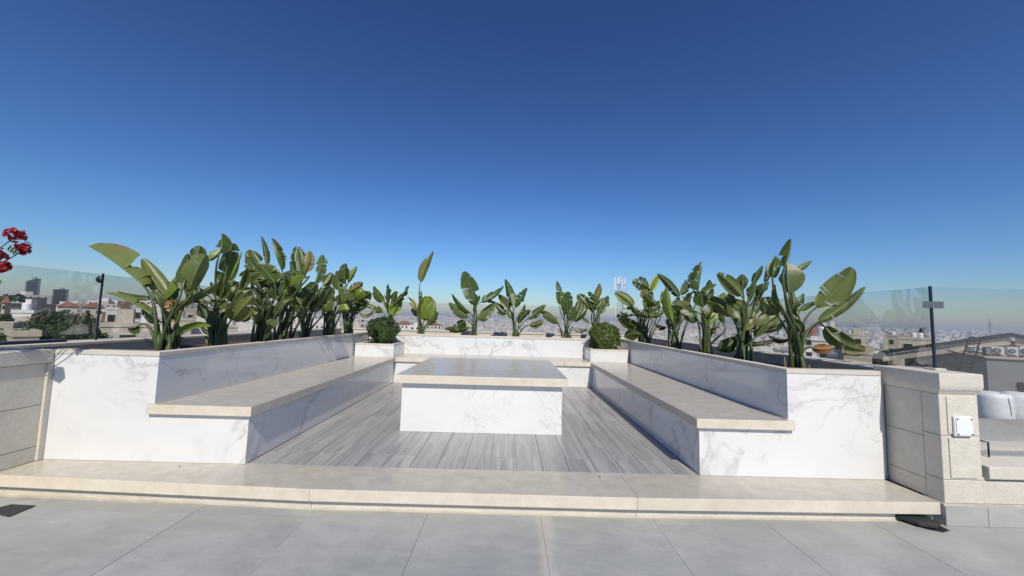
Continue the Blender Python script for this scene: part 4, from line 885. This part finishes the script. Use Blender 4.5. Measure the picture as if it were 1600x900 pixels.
for i, (x0_, x1_, lab) in enumerate(((1514, 1527, 'small white air conditioner, leftmost on the grey block'), (1528, 1537, 'narrow white air conditioner seen beside the ladder rails'), (1550, 1570, 'white air conditioner with blue badge and round fan grille'), (1575, 1592, 'white air conditioner second from the right edge'), (1594, 1616, 'white air conditioner cut by the right edge of the picture'))):
    bb = 1.0 if i > 1 else 2.6
    xa, zb_ = loc2(x0_, 556.5, bb); xb, _ = loc2(x1_, 556, bb); zt_ = loc2((x0_+x1_)/2, 542.5 if i > 1 else 541, bb)[1]
    p = M2 @ V(((xa+xb)/2, bb+.2, zw)); ac = empty('air_conditioner', tuple(p)); tag(ac, lab, 'air conditioner', 'air conditioners on the grey block')
    MB().box(xa, xb, bb, bb+.42, zw+.10, zt_, M=M2).build('casing', ACW, ac, bevel=.02)
    for fx in (xa+.08, xb-.16): MB().box(fx, fx+.08, bb+.02, bb+.40, zw+.002, zw+.099, M=M2).build('foot', ACG, ac)
    rad = min((xb-xa)*.36, (zt_-zw-.1)*.44); fx = xa+(xb-xa)*.42; fz = (zw+.1+zt_)/2
    fg = MB(); fg.rings([[M2 @ V((fx+rad*math.cos(q*math.pi/10), y, fz+rad*math.sin(q*math.pi/10))) for q in range(20)] for y in (bb-.001, bb-.025)]); fo = fg.build('fan_grille', ACG, ac)
    for rg in (.45, .8):
        m = MB(); m.tube([M2 @ V((fx+rad*rg*math.cos(q*math.pi/8), bb-.035, fz+rad*rg*math.sin(q*math.pi/8))) for q in range(17)], .012, 4); m.build('grille_ring', GALV, fo)
    m = MB(); m.rings([[M2 @ V((fx+rad*.2*math.cos(q*math.pi/5), y, fz+rad*.2*math.sin(q*math.pi/5))) for q in range(10)] for y in (bb-.026, bb-.04)]); m.build('fan_hub', ACW, fo)
    if i == 2: MB().box(xb-.42, xb-.10, bb-.012, bb-.001, zt_-.22, zt_-.14, M=M2).build('badge', m_plain('blue_badge', (.10, .22, .34), .5), ac)
# switch cabinet next to the fans
xa, _ = loc2(1541, 556, .7); xb, _ = loc2(1548, 556, .7); zt_ = loc2(1545, 543, .7)[1]
cb = MB().box(xa, xb, .7, 1.2, zw+.002, zt_, M=M2).build('louvred_cabinet', WALLS['dark']); tag(cb, 'dark louvred cabinet between the air conditioners and the ladder', 'cabinet')
for i in range(5): z_ = zw+.1+(zt_-zw-.15)*i/5; MB().box(xa, xb, .66, .699, z_, z_+.06, M=M2).build('louvre_slat', WALLS['grey'], cb)
# cat ladder
def lp2(px, py, b=-.6): x_, z_ = loc2(px, py, b); return M2 @ V((x_, b, z_))
ld = empty('cat_ladder', tuple(lp2(1502, 582))); tag(ld, 'dark metal ladder with curved handrails leaning on the neighbouring roof', 'ladder')
for dx in (0, 19): MB().tube([lp2(1497+dx*.9, 584), lp2(1505+dx, 556), lp2(1512+dx, 533), lp2(1515+dx, 527), lp2(1521+dx*.9, 526.5), lp2(1526+dx*.6, 530)], .035, 6).build('rail', DARK, ld)
for i in range(8): y = 580-i*6.2; MB().tube([lp2(1498+i*1.8, y), lp2(1515+i*1.85, y)], .022, 5).build('rung', DARK, ld)
MB().tube([lp2(1480, 547), lp2(1512, 556), lp2(1541, 560)], .03, 6).build('handrail', DARK, ld)
cg = empty('ladder_cage', tuple(lp2(1430, 578, -3))); tag(cg, 'curved metal ladder hoops in front of the cream gable wall', 'ladder')
for (a, b, ytop) in ((1413, 1444, 564), (1444, 1466, 565)):
    MB().tube([lp2(a, 580, -3), lp2(a+4, 570, -3), lp2((a+b)/2, ytop, -3), lp2(b-3, 570, -3), lp2(b, 580, -3)], .05, 6).build('hoop', DARK, cg)
MB().tube([lp2(1419, 580, -3), lp2(1421, 567, -3)], .02, 5).build('upright', DARK, cg); MB().tube([lp2(1432, 580, -3), lp2(1434, 565, -3)], .02, 5).build('upright', DARK, cg)
# neighbour's low roof with wrapped tanks, right edge
nr = empty('neighbour_roof', (11, 10, -12.5)); tag(nr, 'lower neighbouring flat roof with grey wall at the right edge', 'building')
MB().box(6.4, 26, 7.0, 14.0, -12.5, -2.95).build('roof_body', WALLS['grey'], nr)
MB().box(6.4, 26, 13.2, 13.5, -2.949, -2.62).build('ledge', LIMEEDGE, nr); MB().box(6.4, 26, 13.501, 13.8, -2.949, -1.93).build('parapet', TILE, nr)
for i, pc in enumerate((1552, 1595)):
    p = aty(pc, 650, 14.9); w_ = .52
    o = MB().lathe((p.x, p.y, 0), [(w_, -3.0), (w_*1.02, -1.9), (w_, -1.35), (w_*.96, -1.22), (w_*.6, -1.16), (w_*.2, -1.14)], 22).build('wrapped_water_tank', TANKM, smooth=True); tag(o, ['pale wrapped water tank with tied strap right of the pillar cap', 'pale wrapped water tank cut by the right edge of the picture'][i], 'water tank', 'wrapped tanks behind the grey parapet')
    m = MB(); m.tube([(p.x-.05, p.y-w_-.01, -1.3), (p.x, p.y-w_-.015, -1.6), (p.x+.02, p.y-w_-.015, -1.95)], .012, 5); m.build('strap', WALLS['grey'], o)
    q_ = [(p.x+.1*math.cos(a_*.52), p.y-.35+.02*math.sin(a_*.5), -1.17+.05*math.sin(a_*.52)) for a_ in range(13)]; MB().tube(q_, .014, 5).build('handle', WALLS['grey'], o)
MB().box(13, 26, 14.0, 17, -12.5, -3.01).build('roof_back', WALLS['grey'], nr)

# --- dense distant city
r = random.Random(99); CITY = []
pal = [(.66, .62, .54), (.72, .69, .62), (.58, .52, .42), (.62, .60, .56), (.50, .45, .37), (.76, .74, .70), (.42, .38, .33)]
def scatter(r0_, r1_, n, smin, smax, hmin, hmax):
    for i in range(n):
        rad = math.sqrt(r.uniform(r0_*r0_, r1_*r1_)); az = r.uniform(-53, 55)
        if az < -27 and rad < 420: continue
        if az > 40 and rad < 260: continue
        if r.random() < .08: continue
        CITY.append((rad, az, r.uniform(smin, smax), r.uniform(smin, smax), r.uniform(hmin, hmax), r.choice(pal), r.uniform(0, 90)))
scatter(270, 700, 420, 11, 20, 7, 14); scatter(700, 1500, 2600, 11, 22, 7, 15); scatter(1500, 2600, 5200, 12, 24, 7, 16); scatter(2600, 5200, 8500, 16, 34, 8, 20)
CITY.sort(key=lambda c: c[0])
CM = m_attr('city_plaster')
def add_house(vs, fs, cs, mi, c, win):
    rad, az, sx, sy, h, colr, rot = c; x, y = rad*math.sin(R(az)), rad*math.cos(R(az)); z = terrain(x, y)-3; zt = z+3+h
    M = Matrix.Translation((x, y, 0)) @ Matrix.Rotation(R(rot), 4, 'Z'); m = MB(); m.box(-sx/2, sx/2, -sy/2, sy/2, z, zt, M=M)
    k = r.uniform(.2, .5); m.box(-sx*.2, sx*.2*k, -sy*.2, sy*.2, zt, zt+2.4, M=M)
    nb = len(m.f)
    if win:
        for (f, ax, half, oth) in ((0, 0, sx, sy), (1, 0, sx, sy), (0, 1, sy, sx), (1, 1, sy, sx)):
            n = max(2, int(half/3.4))
            for rw in range(int(h/3.2)):
                for q in range(n):
                    u = -half/2+(q+.5)*half/n; zz = zt-1.2-rw*3.2; o_ = (oth/2+.03)*(1 if f else -1); w_ = .6
                    pts = [(u-w_, o_, zz-1.4), (u+w_, o_, zz-1.4), (u+w_, o_, zz), (u-w_, o_, zz)]
                    if ax: pts = [(b, a, c_) for a, b, c_ in pts]
                    m.poly([M @ V(p) for p in pts], 1)
    n0 = len(vs); vs += m.v; fs += [tuple(n0+i for i in f) for f in m.f]; mi += m.mi; cs += [colr]*len(m.v)
def city_mesh(name, items, win):
    vs, fs, cs, mi = [], [], [], []
    for c in items: add_house(vs, fs, cs, mi, c, win)
    me = bpy.data.meshes.new(name); me.from_pydata(vs, [], fs); at_ = me.color_attributes.new('tint', 'FLOAT_COLOR', 'POINT'); at_.data.foreach_set('color', [q for c in cs for q in (*c, 1)])
    me.polygons.foreach_set('material_index', mi); me.update(); return me
for c in CITY[:300]:
    o = link('distant_house', city_mesh('distant_house', [c], True), [CM, WIN]); tag(o, 'pale flat-roofed house in the dense distant city below the terrace', 'house', 'distant city houses')
o = link('far_city', city_mesh('far_city', CITY[300:], False), [CM, WIN]); tag(o, 'dense mass of tiny pale houses covering the far hills to the horizon', 'city', kind='stuff')
m = MB()
for i in range(2600):
    rad = math.sqrt(r.uniform(280**2, 3000**2)); az = r.uniform(-53, 55); x, y = rad*math.sin(R(az)), rad*math.cos(R(az))
    if az < -25 and rad < 450: continue
    z = terrain(x, y); s = r.uniform(2, 5)
    for j in range(7):
        p = V((x+r.gauss(0, s*.45), y+r.gauss(0, s*.45), z+r.uniform(1, s*1.5))); q = s*r.uniform(.3, .6); nn = V((r.gauss(0, 1), -abs(r.gauss(0, 1)), r.gauss(0, 1))).normalized(); a = nn.orthogonal().normalized(); b = nn.cross(a)
        m.poly([p-a*q, p-b*q, p+a*q, p+b*q])
tag(m.build('far_trees', TREEM), 'scattered dark green trees among the far city houses', 'trees', kind='stuff')
# --- haze
hz = MB().box(-7300, 7300, -7200, 7300, -75, 56).build('haze', None); hz['kind'] = 'stuff'; hz['label'] = 'pale blue summer haze over the city'; hz['category'] = 'haze'
k = bpy.data.materials.new('haze'); k.use_nodes = True; k.node_tree.nodes.clear()
ho = k.node_tree.nodes.new('ShaderNodeOutputMaterial'); hv = k.node_tree.nodes.new('ShaderNodeVolumePrincipled'); hv.inputs['Color'].default_value = (.74, .85, 1.0, 1); hv.inputs['Density'].default_value = 0.00021; hv.inputs['Anisotropy'].default_value = .1
k.node_tree.links.new(hv.outputs[0], ho.inputs['Volume']); hz.data.materials.append(k)
